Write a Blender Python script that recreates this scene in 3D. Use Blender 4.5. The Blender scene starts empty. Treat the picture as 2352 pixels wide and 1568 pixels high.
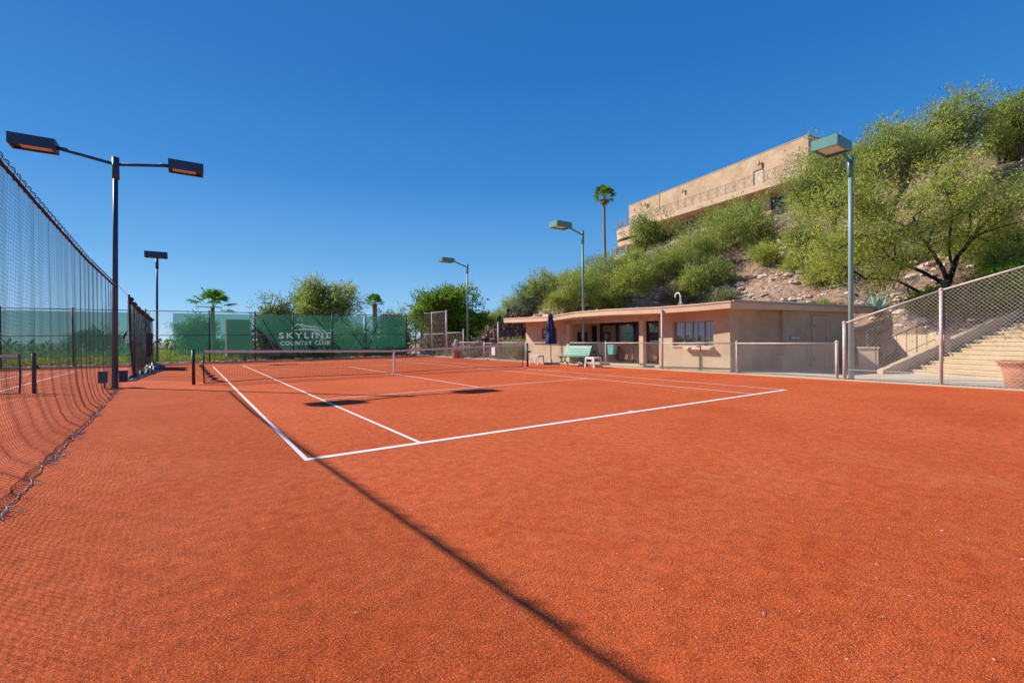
import bpy, math, random
import numpy as np
from mathutils import Vector, noise
random.seed(7); RNG=np.random.default_rng(7)
sc=bpy.context.scene
# ---------------------------------------------------------------- camera
CP=(-1.0512,-5.5778,1.3379); YAW,PITCH,ROLL,FPX=.6048,-.0075,-.0104,1077.9
fw=Vector((math.sin(YAW)*math.cos(PITCH),math.cos(YAW)*math.cos(PITCH),math.sin(PITCH)))
rt=Vector((math.cos(YAW),-math.sin(YAW),0)); up=rt.cross(fw)
r2=rt*math.cos(ROLL)+up*math.sin(ROLL); u2=-rt*math.sin(ROLL)+up*math.cos(ROLL)
from mathutils import Matrix
cam=bpy.data.cameras.new('camera'); co=bpy.data.objects.new('camera',cam); sc.collection.objects.link(co)
M=Matrix(((r2.x,u2.x,-fw.x),(r2.y,u2.y,-fw.y),(r2.z,u2.z,-fw.z))).to_4x4(); M.translation=Vector(CP); co.matrix_world=M
cam.sensor_width=36; cam.lens=36*FPX/2352; cam.clip_end=20000; cam.clip_start=.05
sc.camera=co
sc.render.resolution_x=1024; sc.render.resolution_y=682
# ---------------------------------------------------------------- sky, sun, exposure
SUN=Vector((-5.95,7.64,6.75)).normalized(); EL=math.asin(SUN.z); AZ=math.atan2(SUN.x,SUN.y)
w=bpy.data.worlds.new("World"); sc.world=w; w.use_nodes=True
nt=w.node_tree; bg=nt.nodes['Background']; sky=nt.nodes.new('ShaderNodeTexSky')
sky.sky_type='NISHITA'; sky.sun_disc=False; sky.sun_elevation=EL; sky.sun_rotation=AZ
sky.altitude=2200; sky.air_density=1.0; sky.dust_density=.05; sky.ozone_density=3.0
# clear desert air: the physical sky blended with a deep-blue vertical gradient
tcw=nt.nodes.new('ShaderNodeTexCoord'); sx=nt.nodes.new('ShaderNodeSeparateXYZ'); nt.links.new(tcw.outputs['Generated'],sx.inputs[0])
rp=nt.nodes.new('ShaderNodeValToRGB'); nt.links.new(sx.outputs[2],rp.inputs[0]); el_=rp.color_ramp.elements
def lin(c): return tuple(((v/255)/12.92 if v/255<.04045 else ((v/255+.055)/1.055)**2.4) for v in c)
for k,(p_,c_) in enumerate([(0.,(165,208,240)),(.06,(130,188,233)),(.16,(90,162,222)),(.30,(46,133,208)),(.48,(26,113,192)),(1.,(12,88,166))]):
    e_=el_[k] if k<2 else el_.new(p_)
    e_.position=p_; e_.color=(*lin(c_),1)
for k,(p_,c_) in enumerate([(0.,(165,208,240)),(.06,(130,188,233)),(.16,(90,162,222)),(.30,(46,133,208)),(.48,(26,113,192)),(1.,(12,88,166))]):
    el_[k].position=p_; el_[k].color=(*lin(c_),1)
sc_=nt.nodes.new('ShaderNodeVectorMath'); sc_.operation='SCALE'; sc_.inputs[3].default_value=1/(.13*2**.70); nt.links.new(rp.outputs[0],sc_.inputs[0])
mxw=nt.nodes.new('ShaderNodeMixRGB'); mxw.inputs[0].default_value=.9; nt.links.new(sky.outputs[0],mxw.inputs[1]); nt.links.new(sc_.outputs[0],mxw.inputs[2])
nt.links.new(mxw.outputs[0],bg.inputs[0]); bg.inputs[1].default_value=.13
sl=bpy.data.lights.new('sun','SUN'); sl.energy=4.2; sl.angle=math.radians(.53); sl.color=(1,.93,.82)
so=bpy.data.objects.new('sun',sl); sc.collection.objects.link(so); so.rotation_euler=SUN.to_track_quat('Z','Y').to_euler(); so.location=SUN*50
vs=sc.view_settings; vs.view_transform='Standard'; vs.look='None'; vs.exposure=.70; vs.gamma=1; vs.use_curve_mapping=False
sc.render.engine='CYCLES'; sc.cycles.transparent_max_bounces=24; sc.cycles.max_bounces=8
# ---------------------------------------------------------------- helpers
def ray(a,b): return fw+r2*((a-1176)/FPX)-u2*((b-784)/FPX)
def G(a,b,z=0.):
    d=ray(a,b); return Vector(CP)+d*((z-CP[2])/d.z)
def onx(a,b,x):
    d=ray(a,b); return Vector(CP)+d*((x-CP[0])/d.x)
def ony(a,b,y):
    d=ray(a,b); return Vector(CP)+d*((y-CP[1])/d.y)
def atw(a,b,w_): return Vector(CP)+ray(a,b)*w_
C=sc.collection
class MB:
    def __init__(s): s.v=[];s.f=[]
    def box(s,c,d,rz=0.,taper=1.):
        n=len(s.v);cr,sr=math.cos(rz),math.sin(rz)
        for z in(-.5,.5):
            t=taper if z>0 else 1.
            for x,y in((-.5,-.5),(.5,-.5),(.5,.5),(-.5,.5)):
                X,Y=x*d[0]*t,y*d[1]*t; s.v.append((c[0]+X*cr-Y*sr,c[1]+X*sr+Y*cr,c[2]+z*d[2]))
        s.f+=[(n,n+3,n+2,n+1),(n+4,n+5,n+6,n+7)]+[(n+i,n+(i+1)%4,n+4+(i+1)%4,n+4+i) for i in range(4)]; return s
    def bx(s,x0,x1,y0,y1,z0,z1): return s.box(((x0+x1)/2,(y0+y1)/2,(z0+z1)/2),(abs(x1-x0),abs(y1-y0),abs(z1-z0)))
    def tube(s,pts,r,n=6,caps=True):
        pts=[Vector(p) for p in pts]; k=len(pts)
        rs=r if isinstance(r,(list,tuple)) else [r]*k
        base=len(s.v); prev=None
        for i,p in enumerate(pts):
            t=(pts[min(i+1,k-1)]-pts[max(i-1,0)])
            if t.length<1e-9: t=Vector((0,0,1))
            t.normalize()
            if prev is None:
                a=Vector((0,0,1)) if abs(t.z)<.9 else Vector((1,0,0)); u=t.cross(a).normalized()
            else:
                u=(prev-t*prev.dot(t)); u=u.normalized() if u.length>1e-6 else t.orthogonal().normalized()
            prev=u; v=t.cross(u)
            for j in range(n):
                an=2*math.pi*j/n; q=p+(u*math.cos(an)+v*math.sin(an))*rs[i]; s.v.append(tuple(q))
        for i in range(k-1):
            for j in range(n):
                a=base+i*n+j;b=base+i*n+(j+1)%n; s.f.append((a,b,b+n,a+n))
        if caps and n>2: s.f.append(tuple(base+j for j in reversed(range(n)))); s.f.append(tuple(base+(k-1)*n+j for j in range(n)))
        return s
    def lathe(s,c,prof,n=16,fn=None):
        base=len(s.v)
        for r,z in prof:
            for j in range(n):
                a=2*math.pi*j/n; rr=r*(fn(a,z) if fn else 1); s.v.append((c[0]+rr*math.cos(a),c[1]+rr*math.sin(a),c[2]+z))
        for i in range(len(prof)-1):
            for j in range(n):
                a=base+i*n+j;b=base+i*n+(j+1)%n; s.f.append((a,b,b+n,a+n))
        s.f.append(tuple(base+j for j in reversed(range(n)))); s.f.append(tuple(base+(len(prof)-1)*n+j for j in range(n))); return s
    def prism(s,poly,z0,z1):
        n=len(poly);b=len(s.v)
        s.v+=[(p[0],p[1],z0 if not callable(z0) else z0(p)) for p in poly]+[(p[0],p[1],z1 if not callable(z1) else z1(p)) for p in poly]
        s.f+=[tuple(b+i for i in reversed(range(n))),tuple(b+n+i for i in range(n))]+[(b+i,b+(i+1)%n,b+n+(i+1)%n,b+n+i) for i in range(n)]; return s
    def quad(s,*p):
        b=len(s.v); s.v+=[tuple(q) for q in p]; s.f.append(tuple(range(b,b+len(p)))); return s
    def slab(s,pts,nrm,t):
        # polygon pts extruded by t along nrm
        n=len(pts);b=len(s.v);N=Vector(nrm).normalized()*t
        s.v+=[tuple(Vector(p)) for p in pts]+[tuple(Vector(p)+N) for p in pts]
        s.f+=[tuple(b+i for i in reversed(range(n))),tuple(b+n+i for i in range(n))]+[(b+i,b+(i+1)%n,b+n+(i+1)%n,b+n+i) for i in range(n)]; return s
    def build(s,name,m,parent=None,smooth=False,bevel=0):
        me=bpy.data.meshes.new(name); me.from_pydata(s.v,[],s.f); me.update()
        if smooth: me.polygons.foreach_set('use_smooth',[True]*len(me.polygons))
        return link(name,me,m,parent,bevel)
def link(name,me,m,parent=None,bevel=0):
    o=bpy.data.objects.new(name,me); C.objects.link(o)
    if m: me.materials.append(m)
    if parent:
        o.parent=parent; o.matrix_parent_inverse=Matrix.Identity(4)
        # parts are modelled in world space: undo the whole chain's placement
        W=Matrix.Identity(4); q=parent; ch=[]
        while q: ch.append(q); q=q.parent
        for q in reversed(ch): W=W@q.matrix_parent_inverse@Matrix.LocRotScale(q.location,q.rotation_euler,q.scale)
        o.matrix_parent_inverse=W.inverted()
    if bevel:
        b=o.modifiers.new('b','BEVEL'); b.width=bevel; b.segments=2; b.limit_method='ANGLE'
    return o
def tag(o,label=None,cat=None,group=None,kind=None):
    if label:o['label']=label
    if cat:o['category']=cat
    if group:o['group']=group
    if kind:o['kind']=kind
    return o
def empty(name,loc,label,cat,group=None):
    o=bpy.data.objects.new(name,None); C.objects.link(o); o.location=loc; o.empty_display_size=.2
    return tag(o,label,cat,group)
def copy_tree(o,parent=None):
    c=o.copy(); C.objects.link(c)
    if parent: c.parent=parent
    for ch in list(o.children): copy_tree(ch,c)
    return c
def fastmesh(name,V,F):
    me=bpy.data.meshes.new(name); nv=len(V); nf,k=F.shape
    me.vertices.add(nv); me.vertices.foreach_set('co',V.astype(np.float32).ravel())
    me.loops.add(nf*k); me.loops.foreach_set('vertex_index',F.astype(np.int32).ravel())
    me.polygons.add(nf); me.polygons.foreach_set('loop_start',np.arange(0,nf*k,k,dtype=np.int32))
    try: me.polygons.foreach_set('loop_total',np.full(nf,k,dtype=np.int32))
    except Exception: pass
    me.update(calc_edges=True); me.validate(); return me
# ---------------------------------------------------------------- materials
def mat(name,col,rough=.7,col2=None,nscale=4.,bump=0.,bscale=40.,metal=0.,spec=.5,detail=6,contrast=(.35,.65),coord='Object'):
    m=bpy.data.materials.new(name); m.use_nodes=True; n=m.node_tree; p=n.nodes['Principled BSDF']
    p.inputs['Roughness'].default_value=rough; p.inputs['Metallic'].default_value=metal; p.inputs['Specular IOR Level'].default_value=spec
    p.inputs['Base Color'].default_value=(*col,1)
    tc=n.nodes.new('ShaderNodeTexCoord')
    if col2:
        t=n.nodes.new('ShaderNodeTexNoise'); t.inputs['Scale'].default_value=nscale; t.inputs['Detail'].default_value=detail; t.inputs['Roughness'].default_value=.65
        n.links.new(tc.outputs[coord],t.inputs['Vector'])
        r=n.nodes.new('ShaderNodeValToRGB'); r.color_ramp.elements[0].position=contrast[0]; r.color_ramp.elements[1].position=contrast[1]
        r.color_ramp.elements[0].color=(*col,1); r.color_ramp.elements[1].color=(*col2,1)
        n.links.new(t.outputs[0],r.inputs[0]); n.links.new(r.outputs[0],p.inputs['Base Color'])
    if bump:
        t2=n.nodes.new('ShaderNodeTexNoise'); t2.inputs['Scale'].default_value=bscale; t2.inputs['Detail'].default_value=5
        n.links.new(tc.outputs[coord],t2.inputs['Vector'])
        b=n.nodes.new('ShaderNodeBump'); b.inputs['Strength'].default_value=1.; b.inputs['Distance'].default_value=bump
        n.links.new(t2.outputs[0],b.inputs['Height']); n.links.new(b.outputs[0],p.inputs['Normal'])
    return m
def leafmat(name,c1,c2,c3=None,trans=.45):
    m=bpy.data.materials.new(name); m.use_nodes=True; n=m.node_tree; n.nodes.clear()
    g=n.nodes.new('ShaderNodeNewGeometry'); r=n.nodes.new('ShaderNodeValToRGB'); e=r.color_ramp.elements
    e[0].color=(*c1,1); e[1].color=(*c2,1)
    if c3: k=e.new(.85); k.color=(*c2,1); e[2].color=(*c3,1)
    n.links.new(g.outputs['Random Per Island'],r.inputs[0])
    d=n.nodes.new('ShaderNodeBsdfDiffuse'); t=n.nodes.new('ShaderNodeBsdfTranslucent'); x=n.nodes.new('ShaderNodeMixShader'); x.inputs[0].default_value=trans
    o=n.nodes.new('ShaderNodeOutputMaterial')
    n.links.new(r.outputs[0],d.inputs[0]); n.links.new(r.outputs[0],t.inputs[0]); n.links.new(d.outputs[0],x.inputs[1]); n.links.new(t.outputs[0],x.inputs[2]); n.links.new(x.outputs[0],o.inputs[0])
    return m
M_={}
M_['stucco']=mat('stucco',(.56,.43,.285),.9,(.43,.315,.205),.9,.004,60)
M_['stucco_trim']=mat('stucco_trim',(.66,.48,.33),.9,(.55,.39,.265),1.,.003,50)
M_['stucco_hi']=mat('stucco_hi',(.60,.42,.28),.95,(.43,.29,.18),.7,.05,7,contrast=(.36,.62),detail=9)
M_['stucco_smooth']=mat('stucco_smooth',(.56,.40,.28),.9,(.50,.35,.24),.6)
M_['roof']=mat('roof',(.30,.20,.14),.95,(.38,.27,.2),3,.01,20)
M_['gravel']=mat('gravel',(.42,.33,.22),.95,(.58,.47,.33),9,.02,30)
M_['concrete']=mat('concrete',(.50,.40,.30),.9,(.58,.48,.37),1.2,.002,80)
M_['step']=mat('step',(.55,.42,.26),.9,(.44,.33,.20),2.,.003,60)
M_['galv']=mat('galv',(.56,.51,.46),.5,(.42,.33,.28),6)
M_['wire']=mat('wire',(.62,.55,.48),.5,(.50,.43,.37),5)
M_['fardark']=mat('fardark',(.055,.06,.06),.6,(.09,.08,.07),5,metal=.2)
M_['farwire']=mat('farwire',(.05,.07,.065),.6)
M_['polegreen']=mat('polegreen',(.07,.22,.19),.4,(.11,.29,.25),.9,spec=.5)
M_['polefade']=mat('polefade',(.20,.30,.30),.45,(.12,.26,.22),.35,contrast=(.45,.55))
M_['poledark']=mat('poledark',(.012,.04,.10),.5,(.02,.06,.12),2)
M_['lens']=mat('lens',(.72,.70,.66),.25,(.6,.56,.52),3)
M_['netblack']=mat('netblack',(.02,.02,.022),.7)
M_['string']=mat('string',(.03,.03,.045),.7)
M_['canvas']=mat('canvas',(.72,.66,.62),.8,(.62,.55,.52),6)
M_['black']=mat('black',(.015,.015,.017),.5,(.03,.03,.03),8)
M_['navy']=mat('navy',(.012,.018,.085),.75,(.02,.028,.12),8)
M_['bench']=mat('bench',(.03,.26,.18),.45,(.05,.31,.22),5)
M_['benchleg']=mat('benchleg',(.05,.12,.10),.5,(.10,.22,.18),6)
M_['white']=mat('white',(.78,.78,.76),.35,(.7,.7,.68),3)
M_['teal']=mat('teal',(.14,.42,.37),.4,(.12,.37,.33),4)
M_['teak']=mat('teak',(.42,.17,.055),.6,(.30,.12,.04),5)
M_['grey']=mat('grey',(.30,.29,.28),.8,(.36,.35,.33),5)
M_['frame']=mat('frame',(.012,.013,.025),.4)
M_['winframe']=mat('winframe',(.30,.25,.23),.5)
M_['int']=mat('int',(.05,.045,.045),.8)
M_['cream']=mat('cream',(.55,.50,.38),.8)
M_['terra']=mat('terra',(.48,.17,.085),.8,(.55,.24,.14),4,.004,40)
M_['soil']=mat('soil',(.10,.065,.04),.95)
M_['bark']=mat('bark',(.018,.011,.009),.95,(.045,.022,.014),5,.02,25)
M_['barkgreen']=mat('barkgreen',(.10,.12,.05),.9,(.16,.13,.08),6)
M_['palmtrunk']=mat('palmtrunk',(.17,.12,.09),.95,(.25,.19,.14),9,.03,12)
M_['woodstair']=mat('woodstair',(.22,.085,.055),.7,(.15,.06,.045),5)
M_['ironbrown']=mat('ironbrown',(.10,.045,.035),.6)
M_['iron']=mat('iron',(.03,.028,.03),.5)
M_['signplum']=mat('signplum',(.06,.03,.06),.6)
M_['letter']=leafmat('letter',(.95,.96,.94),(.95,.96,.94),None,.5)
M_['tanblock']=mat('tanblock',(.42,.31,.19),.9,(.36,.27,.17),2)
M_['rock']=mat('rock',(.46,.34,.27),.95,(.68,.58,.49),3,.03,15)
M_['agave']=mat('agave',(.20,.34,.30),.6,(.28,.42,.36),3)
M_['cactus']=mat('cactus',(.16,.19,.07),.8,(.25,.24,.12),8)
M_['hose']=mat('hose',(.05,.20,.09),.4)
M_['doorwhite']=mat('doorwhite',(.50,.37,.26),.5)
M_['doorpink']=mat('doorpink',(.53,.36,.28),.6)
M_['railtan']=mat('railtan',(.25,.23,.17),.6)
M_['darkglass']=mat('darkglass',(.03,.028,.03),.12,(.06,.045,.04),.8)
def glassmat():
    m=bpy.data.materials.new('glass'); m.use_nodes=True; p=m.node_tree.nodes['Principled BSDF']
    p.inputs['Base Color'].default_value=(.30,.34,.38,1); p.inputs['Metallic'].default_value=.7; p.inputs['Roughness'].default_value=.02; p.inputs['Specular IOR Level'].default_value=1.; p.inputs['IOR'].default_value=1.9
    p.inputs['Coat Weight'].default_value=1; p.inputs['Coat IOR'].default_value=2.2; p.inputs['Coat Roughness'].default_value=.02
    return m
M_['glass']=glassmat()
def screenmat():
    m=bpy.data.materials.new('windscreen'); m.use_nodes=True; n=m.node_tree; n.nodes.clear(); L=n.links
    tc=n.nodes.new('ShaderNodeTexCoord'); t=n.nodes.new('ShaderNodeTexNoise'); t.inputs['Scale'].default_value=.5; t.inputs['Detail'].default_value=3; L.new(tc.outputs['Object'],t.inputs['Vector'])
    r=n.nodes.new('ShaderNodeValToRGB'); r.color_ramp.elements[0].color=(.022,.135,.09,1); r.color_ramp.elements[1].color=(.042,.185,.13,1); r.color_ramp.elements[0].position=.35; r.color_ramp.elements[1].position=.65
    L.new(t.outputs[0],r.inputs[0])
    d=n.nodes.new('ShaderNodeBsdfDiffuse'); tl=n.nodes.new('ShaderNodeBsdfTranslucent'); tr=n.nodes.new('ShaderNodeBsdfTransparent'); tr.inputs[0].default_value=(.85,1,.93,1)
    a=n.nodes.new('ShaderNodeMixShader'); a.inputs[0].default_value=.5; b=n.nodes.new('ShaderNodeMixShader'); b.inputs[0].default_value=.34
    L.new(r.outputs[0],d.inputs[0]); L.new(r.outputs[0],tl.inputs[0]); L.new(d.outputs[0],a.inputs[1]); L.new(tl.outputs[0],a.inputs[2])
    L.new(a.outputs[0],b.inputs[1]); L.new(tr.outputs[0],b.inputs[2]); o=n.nodes.new('ShaderNodeOutputMaterial'); L.new(b.outputs[0],o.inputs[0]); return m
M_['screen']=screenmat()
def courtmat():
    m=bpy.data.materials.new('court_carpet'); m.use_nodes=True; n=m.node_tree; L=n.links; p=n.nodes['Principled BSDF']; p.inputs['Roughness'].default_value=.95; p.inputs['Specular IOR Level'].default_value=.12
    tc=n.nodes.new('ShaderNodeTexCoord')
    def ns(s,d,rg=.6):
        t=n.nodes.new('ShaderNodeTexNoise'); t.inputs['Scale'].default_value=s; t.inputs['Detail'].default_value=d; t.inputs['Roughness'].default_value=rg; L.new(tc.outputs['Object'],t.inputs['Vector']); return t
    def ramp(src,c,pos):
        r=n.nodes.new('ShaderNodeValToRGB'); r.color_ramp.elements[0].position=pos[0]; r.color_ramp.elements[1].position=pos[1]
        r.color_ramp.elements[0].color=(*c[0],1); r.color_ramp.elements[1].color=(*c[1],1); L.new(src.outputs[0],r.inputs[0]); return r
    base=ramp(ns(.35,5),((.515,.073,.013),(.595,.098,.024)),(.35,.65))
    fine=ramp(ns(80,6,.95),((.30,.24,.22),(1.65,1.85,2.1)),(.37,.63))
    mx=n.nodes.new('ShaderNodeMixRGB'); mx.blend_type='MULTIPLY'; mx.inputs[0].default_value=.95; L.new(base.outputs[0],mx.inputs[1]); L.new(fine.outputs[0],mx.inputs[2])
    mid=ramp(ns(9,8,.85),((.66,.60,.57),(1.30,1.42,1.55)),(.37,.63))
    mxx=n.nodes.new('ShaderNodeMixRGB'); mxx.blend_type='MULTIPLY'; mxx.inputs[0].default_value=.9; L.new(mx.outputs[0],mxx.inputs[1]); L.new(mid.outputs[0],mxx.inputs[2]); mx=mxx
    # pale fibres
    v=n.nodes.new('ShaderNodeTexNoise'); v.inputs['Scale'].default_value=130; v.inputs['Detail'].default_value=2; L.new(tc.outputs['Object'],v.inputs['Vector'])
    vr=n.nodes.new('ShaderNodeMapRange'); vr.inputs[1].default_value=.58; vr.inputs[2].default_value=.68; L.new(v.outputs[0],vr.inputs[0])
    big=ns(1.1,6,.7); br=n.nodes.new('ShaderNodeMapRange'); br.inputs[1].default_value=.25; br.inputs[2].default_value=.6; L.new(big.outputs[0],br.inputs[0])
    mu=n.nodes.new('ShaderNodeMath'); mu.operation='MULTIPLY'; L.new(vr.outputs[0],mu.inputs[0]); L.new(br.outputs[0],mu.inputs[1])
    m2=n.nodes.new('ShaderNodeMixRGB'); L.new(mu.outputs[0],m2.inputs[0]); L.new(mx.outputs[0],m2.inputs[1]); m2.inputs[2].default_value=(.80,.40,.23,1)
    # dusty worn patches
    dn=ns(.8,7,.72); dr=n.nodes.new('ShaderNodeMapRange'); dr.inputs[1].default_value=.56; dr.inputs[2].default_value=.78; dr.inputs[4].default_value=.28; L.new(dn.outputs[0],dr.inputs[0])
    m3=n.nodes.new('ShaderNodeMixRGB'); L.new(dr.outputs[0],m3.inputs[0]); L.new(m2.outputs[0],m3.inputs[1]); m3.inputs[2].default_value=(.66,.24,.13,1)
    L.new(m3.outputs[0],p.inputs['Base Color'])
    b=n.nodes.new('ShaderNodeBump'); b.inputs['Distance'].default_value=.012; b.inputs['Strength'].default_value=1.; t=ns(60,4,.8); L.new(t.outputs[0],b.inputs['Height']); L.new(b.outputs[0],p.inputs['Normal'])
    return m
M_['court']=courtmat()
M_['line']=mat('line',(.80,.76,.72),.8,(.70,.42,.30),22,contrast=(.5,.78),coord='Object')
def hillmat():
    m=bpy.data.materials.new('hill'); m.use_nodes=True; n=m.node_tree; L=n.links; p=n.nodes['Principled BSDF']; p.inputs['Roughness'].default_value=.97; p.inputs['Specular IOR Level'].default_value=.1
    tc=n.nodes.new('ShaderNodeTexCoord')
    def ns(s,d,rg=.65):
        t=n.nodes.new('ShaderNodeTexNoise'); t.inputs['Scale'].default_value=s; t.inputs['Detail'].default_value=d; t.inputs['Roughness'].default_value=rg; L.new(tc.outputs['Object'],t.inputs['Vector']); return t
    r=n.nodes.new('ShaderNodeValToRGB'); e=r.color_ramp.elements; e[0].position=.3; e[1].position=.72
    e[0].color=(.27,.155,.11,1); e[1].color=(.62,.50,.41,1); k=e.new(.5); k.color=(.50,.335,.25,1)
    L.new(ns(.9,9,.75).outputs[0],r.inputs[0])
    vo=n.nodes.new('ShaderNodeTexVoronoi'); vo.inputs['Scale'].default_value=3.2; L.new(tc.outputs['Object'],vo.inputs['Vector'])
    vr=n.nodes.new('ShaderNodeMapRange'); vr.inputs[1].default_value=0; vr.inputs[2].default_value=.25; vr.inputs[3].default_value=.45; vr.inputs[4].default_value=0; L.new(vo.outputs['Distance'],vr.inputs[0])
    m2=n.nodes.new('ShaderNodeMixRGB'); L.new(vr.outputs[0],m2.inputs[0]); L.new(r.outputs[0],m2.inputs[1]); m2.inputs[2].default_value=(.66,.57,.48,1)
    mp=n.nodes.new('ShaderNodeMapping'); mp.inputs['Rotation'].default_value=(.5,.3,.6); mp.inputs['Scale'].default_value=(.5,2.2,3.4); L.new(tc.outputs['Object'],mp.inputs[0])
    sn=n.nodes.new('ShaderNodeTexNoise'); sn.inputs['Scale'].default_value=1.3; sn.inputs['Detail'].default_value=9; sn.inputs['Roughness'].default_value=.7; L.new(mp.outputs[0],sn.inputs['Vector'])
    sr=n.nodes.new('ShaderNodeValToRGB'); sr.color_ramp.elements[0].position=.36; sr.color_ramp.elements[1].position=.62; sr.color_ramp.elements[0].color=(.62,.55,.52,1); sr.color_ramp.elements[1].color=(1.35,1.3,1.25,1); L.new(sn.outputs[0],sr.inputs[0])
    m4=n.nodes.new('ShaderNodeMixRGB'); m4.blend_type='MULTIPLY'; m4.inputs[0].default_value=.85; L.new(m2.outputs[0],m4.inputs[1]); L.new(sr.outputs[0],m4.inputs[2])
    L.new(m4.outputs[0],p.inputs['Base Color'])
    b=n.nodes.new('ShaderNodeBump'); b.inputs['Distance'].default_value=.45; L.new(ns(2.2,10,.78).outputs[0],b.inputs['Height']); L.new(b.outputs[0],p.inputs['Normal'])
    return m
M_['hill']=hillmat()
L_=dict(
 pv=leafmat('leaf_paloverde',(.22,.29,.08),(.44,.49,.12),(.60,.58,.16)),
 pvy=leafmat('leaf_yellow',(.26,.33,.08),(.48,.51,.11),(.70,.64,.10)),
 mes=leafmat('leaf_mesquite',(.14,.20,.05),(.34,.40,.08),(.48,.48,.11)),
 green=leafmat('leaf_green',(.08,.18,.025),(.26,.40,.045),(.42,.52,.06)),
 dark=leafmat('leaf_dark',(.03,.06,.02),(.09,.15,.035)),
 blue=leafmat('leaf_blue',(.14,.22,.13),(.30,.39,.20)),
 scrub=leafmat('leaf_scrub',(.22,.24,.12),(.44,.44,.23)),
 dry=leafmat('leaf_dry',(.22,.16,.11),(.44,.35,.25)),
 palm=leafmat('leaf_palm',(.05,.15,.025),(.20,.36,.05)),
 grass=leafmat('leaf_grass',(.12,.18,.02),(.36,.40,.06)),
 yellow=leafmat('flower',(.75,.55,.02),(.85,.65,.03)))
# ---------------------------------------------------------------- terrain
def sst(a,b,x):
    t=max(0,min(1,(x-a)/(b-a))); return t*t*(3-2*t)
S0=Vector((19.1,-.1,0)); SD=Vector((.906,-.423,0)); SE=Vector((-.423,-.906,0)); TR,RI,NS=.37,.138,26
def foot(y):
    if y<2.9: return 20.7+(y+.6)*.7 if y>-.6 else 20.7+(y+.6)*.3
    if y<14: return 23.15
    if y<20: return 23.15-(y-14)/6*5.4
    return 17.75+.06*(y-20)
def hillh(x,y,rough=True):
    q=Vector((x,y,0))-S0; e=q.dot(SE); t=q.dot(SD)
    d=x-foot(y)
    if e>-.15:   # below the stair flight
        hs_=-.35+.373*t*(1 if t>0 else 0)
        hs_=min(hs_,9.5)
        if e<4.6: return max(-.3,hs_)
        k=sst(4.6,7,e); return max(-.3,hs_)*(1-k)+k*max(-.3,.3+.44*d+ (noise.fractal(Vector((x*.2,y*.2,0)),1,2,4)*.8))
    if d<0: return -.3 if d<-.8 else -.3+.3*(d+.8)/.8
    st=sst(-1.2,.8,y)*sst(24,14,y) if y>14 else sst(-1.2,.8,y)
    slope=.46 if y<20 else .46-.17*sst(22,38,y)
    h=.25+st*1.0+slope*d*(.75+.25*sst(0,10,d))+ (1.0*sst(0,5,d) if y<20 else 1.0*sst(0,5,d))
    if x>41: h=min(h,12.5+max(0,(x-60))*.7) if (12<y<50) else h
    if h>17: h=17+7*(1-math.exp(-(h-17)/9))
    h*=(1-sst(56,86,y))*(1-sst(0,26,y-.55*x-18))
    if rough:
        a=min(1,d/2.5)
        nn=.55*(noise.ridged_multi_fractal(Vector((x*.7+y*.5,y*.22-x*.15,5.)),1.,2.1,4,1.,2.)-.9)*min(1,max(0,(34-x)/8))+noise.fractal(Vector((x*.16,y*.16,3.)),1,2,5)*.9+noise.ridged_multi_fractal(Vector((x*.45,y*.45,1.)),.9,2.,5,1.,2.)*.22-.3
        h+=a*nn*.8
    if 43<x<58 and 14<y<48: h=min(h,12.9-3.4*sst(24,44,y))
    k=sst(0,1.2,-e-.15)
    if e<=-.15 and e>-3 and t>0:
        hc=.373*t+.05; h=min(h,hc+(-e-.15)*.9) if t<12 else h
    return h
def hillhit(a,b,t0=12.,t1=110.):
    d=ray(a,b); t=t0
    while t<t1:
        p=Vector(CP)+d*t
        if p.z<hillh(p.x,p.y,False): return p
        t+=.25
    return Vector(CP)+d*t1
# ground far sheet
def gz(x,y):
    z=-.10
    if y>31.5: z-=11*sst(31.5,75,y)
    if x<-25: z-=11*sst(25,70,-x)
    if y<-30: z-=3*sst(30,80,-y)
    return max(z,-11.1)
def grid(xs,ys,f):
    V=np.array([(x,y,f(x,y)) for y in ys for x in xs]); nx=len(xs); ny=len(ys)
    i=np.arange(nx-1)[None,:]+nx*np.arange(ny-1)[:,None]; i=i.ravel(); return V,np.stack([i,i+1,i+1+nx,i+nx],1)
xs=[-9000,-3000,-1000,-400,-200,-120]+list(range(-90,121,6))+[150,220,400,1000,3000,9000]
ys=[-9000,-3000,-800,-200,-100]+list(range(-60,121,5))+[150,220,400,900,2500,6000,12000]
V,F=grid(xs,ys,gz); me=fastmesh('ground',V,F); M_['desert']=mat('desert',(.16,.14,.07),.95,(.10,.11,.045),.6,.05,4)
tag(link('ground',me,M_['desert']),kind='structure')
xs=np.concatenate([np.arange(16.4,34,.3),np.arange(34,60,.6),np.arange(60,140,2.5)]); ys=np.concatenate([np.arange(-30,-6,1.),np.arange(-6,34,.3),np.arange(34,60,.6),np.arange(60,95,1.5)])
V,F=grid(list(xs),list(ys),hillh); me=fastmesh('hill',V,F); me.polygons.foreach_set('use_smooth',[True]*len(me.polygons))
tag(link('hill',me,M_['hill']),kind='structure')
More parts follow.
